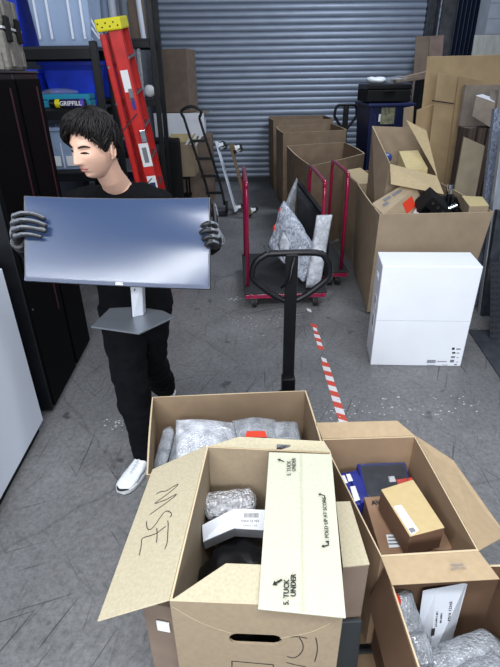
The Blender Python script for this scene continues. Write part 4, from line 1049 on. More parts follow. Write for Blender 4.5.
# slot in the back flap
fb = [c for c in rm.children if c.name.startswith('flap')][1]
mb = MB(); a_ = az(275,446.2,.812); b_ = az(292,447.5,.812); mb.box(((a_.x+b_.x)/2, a_.y+.003, .80), (.045,.02,.04)); cut(fb, mb)
# the long panel folded across the opening
TZ = ZM+.010
TA, TB, TC, TD = az(269,452,TZ), az(331.5,454,TZ), az(346,617.5,TZ), az(258,608.5,TZ)
mb = MB(); mb.prism([TA,TB,TC,TD], .005); cp = mb.build('folded_panel', mat('kraft_greenish', s(192,192,172), .65, noise_s=150, noise_a=.05, spec=.3), rm, bevel=.0015)
tz = TZ+.0056
mb = MB(); a_, b_ = az(301,454,tz), az(303,612,tz); ribbon(mb, [a_.lerp(b_, t/6) for t in range(7)], .0016, (0,0,1), .0004); mb.build('crease', mat('crease', s(184,182,156), .7), rm)
def onp(x, y): return az(x, y, tz)
dirv = (onp(282,572)-onp(281,608)).normalized(); xr_ = V((dirv.y, -dirv.x, 0))
text('5. TUCK', .0175, onp(286.5,592), dirv, -xr_, INK, rm, bold=.0004)
text('UNDER', .0175, onp(293.5,585), dirv, -xr_, INK, rm, bold=.0004)
d2 = (onp(289,462)-onp(289,472)).normalized(); x2 = V((d2.y,-d2.x,0))
text('5. TUCK', .0175, onp(289,468), d2, -x2, INK, rm)
text('UNDER', .0175, onp(294,464.5), d2, -x2, INK, rm)
d3 = (onp(324.5,502)-onp(327,536)).normalized(); x3 = V((d3.y,-d3.x,0))
text('4. FOLD UP AT SCORE', .0150, onp(325.8,519), d3, -x3, INK, rm, bold=.0001, space=1.04)
def arrow(pts, w, head, nm='arrow'):
    mb = MB(); P_ = [onp(*p) for p in pts]; ribbon(mb, P_, w, (0,0,1), .0004)
    d = (P_[-1]-P_[-2]).normalized(); q = V((-d.y, d.x, 0)); e = P_[-1]; mb.prism([e-q*head, e+q*head, e+d*head*1.5], V((0,0,.0004))); mb.build(nm, INK, rm)
arrow([(282,579.5),(276,583)], .005, .007); arrow([(284,461.5),(280,460)], .004, .006)
arrow([(324.8,498),(324.4,495.5),(320.5,494.5)], .003, .005); arrow([(328.3,541),(328.2,545.2),(324,546)], .0035, .005)
# pen writing on the left flap
nF = (BL-FL).cross(L1-FL).normalized(); nF = nF if nF.z > 0 else -nF
def onF(x, y): q = ray(x, y); t = (FL-EYEP).dot(nF)/q.dot(nF); return EYEP+q*t+nF*.0050
f_ = 7.41
def cr(pts): return [onF(130+x/f_, 475+y/f_) for x, y in pts]
mb = MB()
for st in ([(200,150),(230,133),(275,125),(320,98),(362,76),(345,98),(290,145),(190,218),(235,205),(275,190),(320,165),(352,150),(320,180),(260,225),(155,300)],
           [(300,322),(315,305),(305,285),(280,275),(255,290),(225,330),(195,375),(165,408),(142,412),(130,385),(130,352)],
           [(286,345),(290,375),(288,420),(285,480),(280,520),(265,558)], [(205,402),(208,450),(203,510)], [(272,388),(230,420),(205,440),(150,460),(98,478),(92,520),(84,565),(76,603)]):
    ribbon(mb, smoothpath(cr(st), 3), .0023, nF, .0004)
mb.build('handwriting', INK, rm)
# pen writing and printed frame on the front wall
nW = V((math.sin(fang), -math.cos(fang), 0))
def onW2(x, y): q = ray(x, y); t = (FL-EYEP).dot(nW)/q.dot(nW); return EYEP+q*t+nW*.0006
mb = MB()
c3 = lambda P_: [onW2(220+x/3.846, 625+y/3.846) for x, y in P_]
for st in ([(270,45),(300,44),(335,50)], [(305,48),(318,70),(318,95),(300,118),(280,125),(258,120)], [(368,48),(374,80),(372,110),(364,140)], [(255,143),(290,152),(330,160)]):
    ribbon(mb, smoothpath(c3(st), 3), .0024, nW, .0004)
mb.build('handwriting', INK, rm)
mb = MB()
for st in ([(46,138),(205,152)], [(46,138),(46,200)], [(205,152),(205,212)]): ribbon(mb, c3(st), .0026, nW, .0004)
mb.build('printed_frame', INK, rm)
mb = MB(); c4 = lambda P_: [onW2(x, y) for x, y in P_]
ribbon(mb, smoothpath(c4([(172,606),(200,622),(231,633)]), 4), .0012, nW, .0004); ribbon(mb, smoothpath(c4([(280,638),(310,632),(330,623)]), 4), .0012, nW, .0004); mb.build('crease', mat('crease2', s(196,180,150), .7), rm)

# contents of MSE
lowz = PT+.012
closed_box('brown carton at the bottom of the carton marked MSE', (.06, .98, lowz), (.30,.44,.20), m=KRAFTD)
r_ = roll('silvery bubble-wrap roll in the carton marked MSE', az(203,507,.63), az(256,500,.63), .048, mat('bubble_silver', s(196,196,200), .2, spec=.9, bump=1, bump_s=110, vor=True, noise_s=60, noise_a=.3), sd=2)
# white small box with barcode label
root = thing('cardboard_box', 'small white carton with barcode label inside the carton marked MSE', 'cardboard box', (az(235,530,.6).x, az(235,530,.6).y, .55))
T = [az(202,524,.64), az(236,508,.655), az(268,512,.655), az(268,530,.64), az(233,528.5,.645), az(202,541,.62)]
T = [az(202,525,.645), az(234,508.5,.65), az(276,510,.65), az(276,531,.63), az(234,528.5,.63), az(203,542,.60)]
lo = [q+V((0,.03,-.075)) for q in T]
mb = MB(); mb.loft([lo, T]); mb.build('body', WHITEB, root, bevel=.002)
nb = (T[2]-T[1]).cross(T[4]-T[1]).normalized(); nb = nb if nb.z > 0 else -nb
def onB(x, y, k=.002): q = ray(x, y); t = (T[1]-EYEP).dot(nb)/q.dot(nb); return EYEP+q*t+nb*k
mb = MB(); mb.prism([onB(238,511), onB(262,511.5), onB(262,528), onB(238,527)], nb*.0008); lb = mb.build('label', PAPER, root)
for i in range(12):
    mb = MB(); x = 244+i*1.25; mb.prism([onB(x,513.5,.0032), onB(x+.6,513.5,.0032), onB(x+.6,518,.0032), onB(x,518,.0032)], nb*.0003); mb.build('barcode_bar', INK, root)
dx_ = (onB(260,522)-onB(240,522)).normalized(); dy_ = (onB(250,515)-onB(250,525)).normalized()
text('FNNI 55 NV', .0115, onB(250,521.5,.0032), dx_, dy_, INK, root); text('DP/N 0 1 5 8', .008, onB(250,526,.0032), dx_, dy_, INKG, root)
lump('black_bag', (.03, .925, .50), (.17, .20, .105), mat('black_bag', s(14,14,17), .3, noise_s=15, noise_a=.4, spec=.6), 'black plastic bag filling the front of the carton marked MSE', 'plastic bag', 3, amp=.25)

# narrow closed cartons either side of the MSE carton
root = thing('cardboard_box', 'narrow dark carton with white label under the handwritten flap', 'cardboard box', (-.245,.95,PT))
q0, q1 = az(144,609,.66), az(176,602,.66)
mb = MB(); mb.hexa([V((-.275,.80,PT)), V((-.190,.78,PT)), V((-.165,1.10,PT)), V((-.25,1.12,PT))], [V((-.275,.80,.66)), V((-.190,.78,.66)), V((-.165,1.10,.66)), V((-.25,1.12,.66))]); mb.build('body', KRAFTD, root, bevel=.003)
mb = MB(); c_ = ay(163.5,625.5,.785); mb.box((c_.x, .7825, c_.z), (.036,.003,.042), Matrix.Rotation(-.23,3,'Z')); mb.build('label', PAPER, root)
root = thing('cardboard_box', 'slim closed kraft carton wedged between the MSE carton and the right carton', 'cardboard box', (.34,1.1,PT))
zq = .70; S = [V((.300,1.22,zq)), az(350,502,zq), az(369.5,565,zq), V((.262,.862,zq))]
S[0] = V((S[1].x-.045, S[1].y, zq)); S[3] = V((S[2].x-.075, S[2].y-.005, zq))
mb = MB(); mb.hexa([V((p.x, p.y, PT)) for p in S], S); mb.build('body', KRAFTD, root, bevel=.003)
mb = MB(); mb.prism([p+V((0,0,.0006)) for p in S], V((0,0,.003))); mb.build('lid', KRAFTP, root)  # pale top over darkened body: light and shade put into the colours
# dark sloping board between
mb = MB(); A = az(351,628,.45); mb.prism([V((.275,.80,.16)), V((.345,.80,.16)), V((.345,.835,.47)), V((.275,.835,.47))], V((0,.012,0)))
solo(mb, 'dark_panel', mat('dark_teal_panel', s(44,50,54), .5), 'dark grey-green panel standing before the slim kraft carton', 'panel', bevel=.002)

# --- carton R
ZR = .60
RBL, RBR, RFR, RFL = az(322,439,ZR), az(415,436,ZR), az(479,551,ZR), az(381,557,ZR)
g0, g1 = az(397,421,.625), az(316,423,.625)
s0, s1 = az(453,461,.575), az(506,536,.545)
rr_ = carton('open brown carton of blue and kraft boxes at the right front', [RBL,RBR,RFR,RFL], PT, m=mat('kraft_right', s(146,122,98), .75, noise_s=9, noise_a=.07, spec=.25), t=.006,
   flaps=[[RBL, RBR, g0, g1], [RBR, RFR, s1, s0], [RFL, RFR, az(500,579,.585), az(392,585,.585)]], fm=mat('kraft_flap_right', s(170,148,118), .7, noise_s=40, noise_a=.05, spec=.3))
ff = az(451,570,.60); text('TRWX', .013, az(457.5,565,.605), (1,.02,0), (0,1,0), INKG, rr_); text('BOTTOM', .011, az(458.5,568.5,.602), (1,.02,0), (0,1,0), INKG, rr_)
closed_box('brown carton low in the right front carton', (.565,1.235,PT+.012), (.27,.44,.22), m=KRAFTD)
zb0 = .378
def bx3(label, T, h, m, name='cardboard_box', extra=None, bevel=.002, cat='cardboard box', group=None):
    c = sum(T, V((0,0,0)))/4; root = thing(name, label, cat, (c.x, c.y, min(t.z for t in T)-h), group)
    mb = MB(); mb.hexa([t-V((0,0,h)) for t in T], T); mb.build('body', m, root, bevel=bevel); return root
def onT(T, x, y, k=.0012):
    n = (T[1]-T[0]).cross(T[3]-T[0]).normalized(); n = n if n.z > 0 else -n
    q = ray(x, y); t = (T[0]-EYEP).dot(n)/q.dot(n); return EYEP+q*t+n*k, n
def patch(root, T, px, m, nm='label', k=.0012, t=.0006):
    P_ = [onT(T, x, y, k) for x, y in px]; mb = MB(); mb.prism([p for p, n in P_], P_[0][1]*t); return mb.build(nm, m, root)
# two slim blue boxes on edge
z_ = .465
T = [az(336,474,z_), az(346,472,z_), az(361,504,z_), az(349,507,z_)]; r_ = bx3('slim blue carton at the far left of the right front carton', T, .085, BLUEC, group='slim blue printed cartons'); patch(r_, T, [(341,476),(344.5,475.5),(348,483),(344.5,484)], PAPER)
T = [az(347,472,z_+.004), az(357,470,z_+.004), az(371,500,z_+.004), az(361,503,z_+.004)]; r_ = bx3('slim blue carton between the other slim one and the film-wrapped blue box', T, .085, BLUEC, group='slim blue printed cartons'); patch(r_, T, [(350,487),(355,486),(360,500),(354.5,502)], PAPER); patch(r_, T, [(346,474.5),(350,474),(353,481),(348.5,482)], PAPER)
T = [az(357,464,z_), az(405,462,z_), az(414,498,z_), az(366,500,z_)]; r_ = bx3('film-wrapped blue box with dark top at the back of the right front carton', T, .08, BLUEC, cat='blue box')
patch(r_, T, [(361,466.5),(403,464.5),(411,495),(368,497)], mat('dark_print', s(24,28,36), .35, noise_s=14, noise_a=.7, spec=.25), 'dark_top')
patch(r_, T, [(388,477),(394,476.5),(396,482),(390,482.5)], PAPER, k=.002); patch(r_, T, [(396,480),(412,478),(412,486),(399,487)], REDINK, 'red_sticker', k=.002)
mb = MB(); nn_ = onT(T, 380, 480, .006)[0]; M_ = [onT(T, x, y, .008)[0] for x, y in ((359,465),(404,463),(413,499),(367,499))]; panel(mb, M_[0], M_[1], M_[2], M_[3], V((0,0,.010)), sub=18, amp=.006, sd=1); mb.build('film', mat('film_dark', s(96,102,112), .1, spec=1, alpha=.22, bump=.8, bump_s=30), r_, smooth=True)
# brown box marked AV
z_ = .485
T = [az(364,497,z_), az(410,494,z_), az(434,551,z_), az(381,554,z_)]; r_ = bx3('brown carton lettered AV lying under the kraft-topped box', T, .10, mat('brown_av', s(150,118,92), .7, noise_s=9, noise_a=.06))
dx_ = (onT(T,385,502)[0]-onT(T,370,503)[0]).normalized(); text('AV', .028, onT(T,376,503,.0014)[0], dx_, V((-dx_.y,dx_.x,0)), INK, r_, bold=.001)
patch(r_, T, [(386,535),(401,534.5),(405,547),(389,548)], PAPER); 
for k_i in range(3): patch(r_, T, [(388,537+k_i*3.4),(399,536.6+k_i*3.4),(399.5,538+k_i*3.4),(388.5,538.4+k_i*3.4)], INKG, 'printed_mark', k=.002)
T = [az(400,535,.46), az(446,520,.46), az(452,549,.46), az(402,553,.46)]; bx3('flat brown carton under the front right of the kraft-topped box', T, .06, mat('brown_av', (0,0,0)))
# kraft topped box
z_ = .595
T = [az(381,490,z_), az(413,480,z_), az(444.5,528,z_), az(410,537,z_)]; c = sum(T, V((0,0,0)))/4
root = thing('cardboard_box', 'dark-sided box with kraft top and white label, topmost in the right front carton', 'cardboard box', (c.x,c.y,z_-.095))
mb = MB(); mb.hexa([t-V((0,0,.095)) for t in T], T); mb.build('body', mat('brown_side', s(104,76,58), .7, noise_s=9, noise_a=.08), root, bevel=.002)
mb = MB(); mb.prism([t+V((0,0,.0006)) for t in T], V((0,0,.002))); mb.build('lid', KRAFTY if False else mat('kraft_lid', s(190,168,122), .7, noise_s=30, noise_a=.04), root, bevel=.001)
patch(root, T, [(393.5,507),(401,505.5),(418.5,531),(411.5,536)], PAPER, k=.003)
a0 = onT(T,397,507,.0042)[0]; a1 = onT(T,414,532,.0042)[0]; dd = (a1-a0).normalized()
text('....---... .-.. ...', .008, (a0+a1)/2, dd, V((-dd.y,dd.x,0)), INKG, root)
patch(root, T, [(408,529.5),(413,528),(416,532),(411,534)], INKG, 'printed_mark', k=.0038)

# --- carton F (front right, partly out of frame)
ZF = .565
F0, F1, F2, F3 = az(388,575,ZF), V((.80,.935,ZF)), V((.80,.44,ZF)), az(419,690,ZF)
F0.y = .94; F3 = V((F0.x+.004,.46,ZF))
f3 = az(384,667,.49)
rf = carton('open shade-darkened brown carton at the bottom right corner, holding a long white box', [F0,F1,F2,F3], PT, m=mat('kraft_shaded', s(98,76,60), .8, noise_s=9, noise_a=.08, spec=.2), t=.006,
   flaps=[[F3, F0, F0+V((-.035,.0,-.16)), F3+V((-.04,.03,-.17))]], fm=mat('kraft_shaded', (0,0,0)))  # board colour darkened to hold the shade on the walls
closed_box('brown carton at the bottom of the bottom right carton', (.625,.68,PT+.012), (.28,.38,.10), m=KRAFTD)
# long white box
root = thing('cardboard_box', 'long white carton with black printing standing in the bottom right carton', 'cardboard box', (.62,.75,.27))
A = [az(440,583,.485), az(467,581,.485)]
Tt = [az(424,583,.49), az(467,581,.49), az(464,590,.475), az(434,588,.475)]
a, b = az(424.5,583,.49), az(438,586,.50); c, d = az(467,580.5,.49), az(466,592,.49)
g = [ad(421,583,1.62), ad(437,589,1.50), ad(467,583,1.54), ad(452,577,1.66)]
h_ = [ad(408,640,1.72), ad(424,665,1.60), ad(448,634,1.64), ad(434,612,1.76)]
g = [V((.555,.895,.485)), V((.60,.80,.49)), V((.695,.83,.49)), V((.65,.89,.485))]
gp = [az(424,590,.485), az(437.5,588,.490), az(467,582.5,.490)]
gp.append(gp[0]+gp[2]-gp[1])
k2 = [az(415,645,.28), az(430,662,.28), az(453,638,.28)]; k2.append(k2[0]+k2[2]-k2[1])
mb = MB(); mb.hexa(k2, gp); mb.build('body', mat('grey_white_box', s(186,190,198), .6, noise_s=8, noise_a=.03), root, bevel=.002)
n2 = (gp[2]-gp[1]).cross(k2[1]-gp[1]).normalized(); n2 = n2 if n2.y < 0 else -n2
def on2(x, y, k=.0012): q = ray(x, y); t = (gp[1]-EYEP).dot(n2)/q.dot(n2); return EYEP+q*t+n2*k
for (x, y, tx, sz) in ((436.5,619,'LD-HM-1.8M', .009), (441,618,'SN 0054', .009), (450,611,'MVA 12345', .013)):
    d_ = (gp[1]-k2[1]).normalized(); u_ = (gp[1]-gp[2]).normalized(); text(tx, sz, on2(x,y), d_, u_, INK, root)
mb = MB(); mb.prism([on2(430.5,636),on2(431.5,628.5),on2(435,628),on2(434,635)], n2*.0005); mb.build('printed_mark', INK, root)
roll('bubble-wrapped bundle against the left wall of the bottom right carton', az(397,590,.46), az(412,640,.36), .045, BUBBLE, sd=5, name='bubble_wrap_roll')
lump('red_sachet', (az(396,598,.48).x, az(396,598,.48).y, .475), (.014,.022,.012), REDINK, 'small red sachet on the left bubble-wrapped bundle', 'sachet', 2, amp=.1)
roll('crumpled clear bubble wrap low beside the long white box', az(414,632,.40), az(424,668,.36), .038, BUBBLE, sd=11)
roll('big silver bubble-wrap roll at the bottom edge of the picture', az(428,676,.34), az(500,645,.36), .06, BUBBLE, sd=14)
roll('grey bubble wrap heap in the bottom right corner', az(455,690,.38), az(506,668,.38), .05, BUBBLE, sd=17)

# ================================================================ THE MONITOR BEING CARRIED
mTL, mTR, mBR, mBL = ad(24.3,196,1.775), ad(210.3,197.5,1.735), ad(210.3,289.5,1.71), ad(25,281,1.755)
mU = (mTR-mTL).normalized(); mV = ((mTL-mBL)+(mTR-mBR)).normalized(); mN = mU.cross(mV).normalized()   # towards the viewer
if mN.y > 0: mN = -mN
root = thing('monitor', 'ultrawide curved monitor on a silver stand held up by the man', 'monitor', tuple((mBL+mBR)/2))
def mP(u, v, d=0.0): return mTL.lerp(mTR, u).lerp(mBL.lerp(mBR, u), v)-mN*(.020*(1-(2*u-1)**2))*1.0+mN*d+mN*.008
def msheet(u0, u1, v0, v1, d0, d1, nu=128, nv=2):
    mb = MB(); G = [[[mb.bm.verts.new(mP(u0+(u1-u0)*i/nu, v0+(v1-v0)*j/nv, d)) for i in range(nu+1)] for j in range(nv+1)] for d in (d0, d1)]
    for j in range(nv):
        for i in range(nu):
            for g in (0, 1): mb._f([G[g][j][i], G[g][j][i+1], G[g][j+1][i+1], G[g][j+1][i]])
    for i in range(nu):
        mb._f([G[0][0][i], G[0][0][i+1], G[1][0][i+1], G[1][0][i]]); mb._f([G[0][nv][i], G[0][nv][i+1], G[1][nv][i+1], G[1][nv][i]])
    for j in range(nv):
        mb._f([G[0][j][0], G[0][j+1][0], G[1][j+1][0], G[1][j][0]]); mb._f([G[0][j][nu], G[0][j+1][nu], G[1][j+1][nu], G[1][j][nu]])
    return mb
msheet(0, 1, 0, 1, -.018, -.004).build('bezel', mat('bezel_dark', s(26,30,38), .35), root, bevel=.001)
SCR = mat('screen_glass', s(52,68,98), .085, spec=.4, coat=.0)
sc_ = msheet(.008, .992, .012, .955, -.004, -.002, nv=6); so = sc_.build('screen', SCR, root, smooth=False)
msheet(.002, .998, .955, .998, -.004, .0).build('bottom_bezel', mat('bezel_blue', s(40,50,72), .3, .3), root)
mb = MB(); rings = []
def rr(u0, u1, v0, v1, d): return [mP(u0,v0,d), mP(u1,v0,d), mP(u1,v1,d), mP(u0,v1,d)]
mb.loft([rr(.28,.72,.25,.85,-.008), rr(.32,.68,.30,.8,-.045)]); mb.build('back_shell', mat('silver_plastic', s(150,154,160), .4), root)
text('DELL', .0125, mP(.51,.977,.0008), mU, mV, PAPER, root, bold=.0006)
zs = 1.088
bp_ = [az(91,328,zs), az(110,309.5,zs), az(136,308,zs), az(163,312,zs), az(175,318,zs), az(139,335,zs)]
mb = MB(); mb.prism(bp_, V((0,0,.007))); mb.build('stand_base', mat('stand_silver', s(128,134,142), .42, .75, noise_s=3, noise_a=.05), root, bevel=.002)
n0, n1, n2_, n3 = az(132.5,317.5,zs+.007), az(143.5,315.5,zs+.007), az(143.5,309.5,zs+.007), az(132.5,311,zs+.007)
tp = [ad(130,284,1.775), ad(142,284,1.77), ad(142,284,1.80), ad(130,284,1.805)]
mb = MB(); up_ = tp[0]-n0
lo = [n0, n1, n1+V((0.004,.035,0)), n0+V((.004,.035,0))]
hi = [tp[0], tp[1], tp[1]+V((.004,.04,0)), tp[0]+V((.004,.04,0))]
ext = [h+(h-l)*.45+V((0,.01,0)) for h, l in zip(hi, lo)]
mb.loft([lo, hi, ext]); mb.build('stand_neck', mat('neck_silver', s(188,192,200), .35, .3), root, bevel=.003)
fnn = (lo[1]-lo[0]).cross(hi[0]-lo[0]).normalized(); fnn = fnn if fnn.y < 0 else -fnn
def nk(u, v): return lo[0].lerp(lo[1], u).lerp(hi[0].lerp(hi[1], u), v)+fnn*.0006
mb = MB(); mb.prism([nk(.3,.45), nk(.62,.45), nk(.62,.86), nk(.3,.86)], fnn*.0006); mb.build('cable_slot', BLACKM, root)

# ================================================================ THE MAN
SKIN = mat('skin', s(214,172,150), .5, noise_s=40, noise_a=.03, spec=.35)
SHIRT = mat('black_cotton', s(15,15,18), .9, noise_s=30, noise_a=.2, spec=.12)
PANTS = mat('black_trousers', s(13,13,17), .9, noise_s=25, noise_a=.2, spec=.12)
HAIR = mat('dark_hair', s(22,18,18), .55, noise_s=60, noise_a=.3, spec=.25)
man = thing('person', 'person with dark hair, black clothes and grey gloves carrying a wide monitor', 'person', (-.5, 2.2, 0))
HS = 1.0
Hc = ay(94.5, 147.0, 1.98)
ya_ = math.radians(33); pit = math.radians(9)
hf = V((-math.sin(ya_)*math.cos(pit), -math.cos(ya_)*math.cos(pit), -math.sin(pit)))
hx = hf.cross(V((0,0,1))).normalized(); hx = Matrix.Rotation(math.radians(-3), 3, hf) @ hx
hu = hx.cross(hf).normalized()
def hw(p): return Hc+(hx*p[0]+hf*p[1]+hu*p[2])*HS
G_ = lambda d, sg: math.exp(-(d/sg)**2)
def sm(t, a, b): t = min(1, max(0, (t-a)/(b-a))); return t*t*(3-2*t)
def headp(d, feat=True):
    x, y, z = d; p = V((.073*x, .094*y, .116*z)); t = max(0, -z)
    p.x *= 1-.30*t**1.6
    if y < 0: p.y *= 1-.30*sm(t, .1, .9); p.y *= 1.03
    else: p.y *= 1-.03*t
    if z < 0: # squarer chin
        p.z *= 1-.03*G_(x, .5)*0
    if not feat: return p
    w_ = sm(y, .1, .45); X, Z = p.x, p.z; a = abs(X)
    dy = 0
    if w_ > 0:
        tt = (.024-Z)/.060
        if -.25 < tt < 1.3:
            q = min(1, max(0, tt)); hgt = (.004+.025*q**1.2)*sm(tt, -.25, .1)*(1-sm(tt, .88, 1.24)); dy += hgt*G_(X, .0075+.006*q)
        dy += .006*G_(a-.013, .006)*G_(Z+.031, .007)
        dy -= .0125*G_(a-.032, .016)*G_(Z-.010, .0125)
        dy += .006*G_(a-.032, .011)*G_(Z-.007, .007)
        dy += .0045*G_(a-.028, .024)*G_(Z-.032, .009)
        dy += .0050*G_(X, .021)*G_(Z+.0525, .0055)+.0055*G_(X, .017)*G_(Z+.0645, .0060)-.0055*G_(X, .024)*G_(Z+.0582, .0028)
        dy += .012*G_(X, .022)*G_(Z+.094, .016)-.004*G_(X, .02)*G_(Z+.077, .007)
        dy += .003*G_(a-.045, .018)*G_(Z+.014, .02)
        dy -= .003*G_(a-.050, .02)*G_(Z+.06, .02)
        p.y += dy*w_
    return p
def sphere_grid(mb, f, nu, nv):
    rings = []
    for j in range(1, nv):
        th = PI*j/nv; rings.append([hw(f(V((math.sin(th)*math.sin(2*PI*i/nu), math.sin(th)*math.cos(2*PI*i/nu), -math.cos(th))))) for i in range(nu)])
    mb.loft(rings)
mb = MB(); sphere_grid(mb, headp, 150, 120)
for sg in (-1, 1):
    c = V((sg*.0745, -.010, -.004)); Me = Matrix((hx, hf, hu)).transposed() @ Matrix.Rotation(sg*-.35, 3, 'Z') @ Matrix.Rotation(.12, 3, 'X')
    mb.ell(hw(c+V((sg*.004,0,0))), (.006*HS, .016*HS, .026*HS), Me, 20, 14)
    pts = [hw(c)+Me@(V((sg*(.010), .016*math.cos(a), .027*math.sin(a)))*HS) for a in [2*PI*k/18 for k in range(18)] ]
    mb.tube(pts, .0042, 8, closed=True)
    mb.ell(hw(c+V((sg*.006,.004,-.027))), (.006,.009,.009), Me, 12, 8)
nb = V((-.492, 2.125, 1.485))
mb.tube([hw((0,-.022,-.045)), hw((0,-.030,-.095)).lerp(nb, .35), nb+V((0,-.005,.0)), nb+V((0,.01,-.06))], [.052,.052,.058,.075], 24)
sy = 1.0
def torso(mb, grow=0.0, lo=.9, hem=0):
    lv = [(V((-.50,2.215,.88)), .165, .115), (V((-.50,2.21,1.0)), .158, .108), (V((-.498,2.20,1.12)), .152, .104), (V((-.495,2.18,1.26)), .170, .114), (V((-.493,2.16,1.36)), .178, .112), (V((-.493,2.145,1.43)), .158, .088), (V((-.493,2.135,1.475)), .100, .066), (V((-.493,2.13,1.495)), .062, .058)]
    rings = []
    for c, rx, ry in lv:
        if c.z < lo: continue
        g = grow*(1 if c.z < 1.4 else .6)
        rings.append([c+V((math.copysign(abs(math.cos(a))**.85, math.cos(a))*(rx+g), math.copysign(abs(math.sin(a))**.9, math.sin(a))*(ry+g), 0)) for a in [2*PI*k/36 for k in range(36)]])
    mb.loft(rings)
torso(mb, 0, .87)
SHL, SHR = V((-.325,2.135,1.405)), V((-.672,2.125,1.405))          # image right, image left shoulder
wrL, wrR = ad(216.5,240,1.80), ad(19.5,243,1.835)
elL, elR = ad(184,258,2.06), V((-.835,2.10,1.15))
def arm(mb, sh, el, wr, g=0.0, e=1.0):
    w2 = el.lerp(wr, e)
    mb.tube([sh+(sh-el).normalized()*.02, sh.lerp(el,.15), sh.lerp(el,.5), el.lerp(sh,.08), el.lerp(w2,.12), el.lerp(w2,.4), w2], [.045+g,.056+g,.048+g,.042+g,.043+g,.040+g,.028+g], 20)
    mb.ell(el, (.042+g,)*3)
    mb.ell(sh, (.056+g,)*3)
arm(mb, SHL, elL, wrL); arm(mb, SHR, elR, wrR)
hipF, kF, aF = V((-.575,2.19,.90)), V((-.548,2.06,.50)), V((-.512,2.035,.10))
hipB, kB, aB = V((-.440,2.22,.90)), V((-.490,2.33,.50)), V((-.48,2.585,.13))
def leg(mb, h, k, a, r):
    mb.tube([h, h.lerp(k,.3), h.lerp(k,.75), k, k.lerp(a,.3), k.lerp(a,.7), a], r, 24)
leg(mb, hipF, kF, aF, [.095,.088,.066,.058,.058,.046,.038]); leg(mb, hipB, kB, aB, [.095,.088,.066,.058,.058,.046,.038])
bd = mb.build('body', SKIN, man); bake(bd, .0034, 2)
# lips, in the colour of the skin's own areas
def surf(x, z, off=0.0):                 # front surface point for a given local x, z
    lo_, hi_ = 0.05, 1.0; best = None
    for k in range(60):
        pass
    # invert the sphere mapping by fixed point
    d = V((x/.073, 0, z/.116))
    for it in range(6):
        t = max(0, -d.z); d.x = x/(.073*(1-.30*t**1.6)); d.z = z/.116
        r2 = d.x*d.x+d.z*d.z; d.y = math.sqrt(max(.02, 1-r2))
    q = headp(d.normalized()); q.y += off; return V((x, q.y, z))
def fstroke(name, pts, r, m, off=.001, par=man, flat=None):
    P_ = [hw(surf(x, z, off)) for x, z in pts]; mb = MB(); mb.tube(smoothpath(P_, 4), (lambda n: [r*(.35+.65*math.sin(PI*min(1,max(0,(k+.5)/n)))) for k in range(n)])(len(smoothpath(P_, 4))), 8); return mb.build(name, m, par, smooth=True)
LIP = mat('lips', s(176,112,104), .5)
fstroke('lip', [(-.021,-.0585),(-.010,-.0545),(0,-.0545),(.010,-.0545),(.021,-.0585)], .0030, LIP, .0)
fstroke('lip', [(-.018,-.0605),(-.008,-.0645),(0,-.0655),(.008,-.0645),(.018,-.0605)], .0036, LIP, .0)
fstroke('mouth_line', [(-.021,-.0588),(-.008,-.0592),(0,-.0588),(.008,-.0592),(.021,-.0588)], .0013, mat('mouth_dark', s(96,50,48), .6), .0030)
for sg in (-1, 1):
    fstroke('eyebrow', [(sg*.013,.0215),(sg*.026,.0265),(sg*.038,.0275),(sg*.050,.0215)], .0044, HAIR, -.0006)
    fstroke('eyelash', [(sg*.018,.0030),(sg*.027,.0052),(sg*.036,.0048),(sg*.046,.0008)], .0030, HAIR, .0010)
    fstroke('eye', [(sg*.022,.0024),(sg*.031,.0022),(sg*.041,.0016)], .0026, mat('eye_dark', s(50,40,38), .3), .0002)
    fstroke('nostril', [(sg*.006,-.0400),(sg*.011,-.0385)], .0022, mat('mouth_dark', (0,0,0)), -.0005)
# hair
def hairline(a):      # |azimuth| from the face front -> height on the head where the hair starts
    a = abs(a)
    pts = ((0,.072),(.5,.068),(.85,.048),(1.15,.018),(1.35,-.010),(1.55,-.014),(1.70,.006),(1.95,-.030),(2.6,-.056),(3.2,-.060))
    for (a0, h0), (a1, h1) in zip(pts, pts[1:]):
        if a <= a1: t = (a-a0)/(a1-a0); return h0+(h1-h0)*t
    return -.078
def hairp(d):
    p = headp(d, False); a = math.atan2(d.x, d.y); h = hairline(a); k = sm(p.z, h-.004, h+.010)
    th = (.006+.019*sm(p.z, .0, .09))*(1-.45*sm(-d.y, .0, .5)*(1-sm(p.z, .0, .07)))+.004*max(0, d.y)*sm(p.z, .04, .1)-.010*sm(a, .5, .9)*sm(p.z,-.02,.03)*sm(d.y,0,.3)
    n = noise.fractal(V((a*5+p.z*20, p.z*14, 3)), 1, 2, 4)
    n2 = math.sin(a*46+p.z*60+6*noise.noise(V((a*3, p.z*30, 1))))*.0014
    n_ = V((p.x/.005, p.y/.0088, p.z/.0134)).normalized()
    return p+n_*(-.012*(1-k)+(th+n*.010+n2)*k)
mb = MB(); sphere_grid(mb, hairp, 220, 130); hr = mb.build('hair', HAIR, man, smooth=True)
rq = random.Random(21); mb = MB()
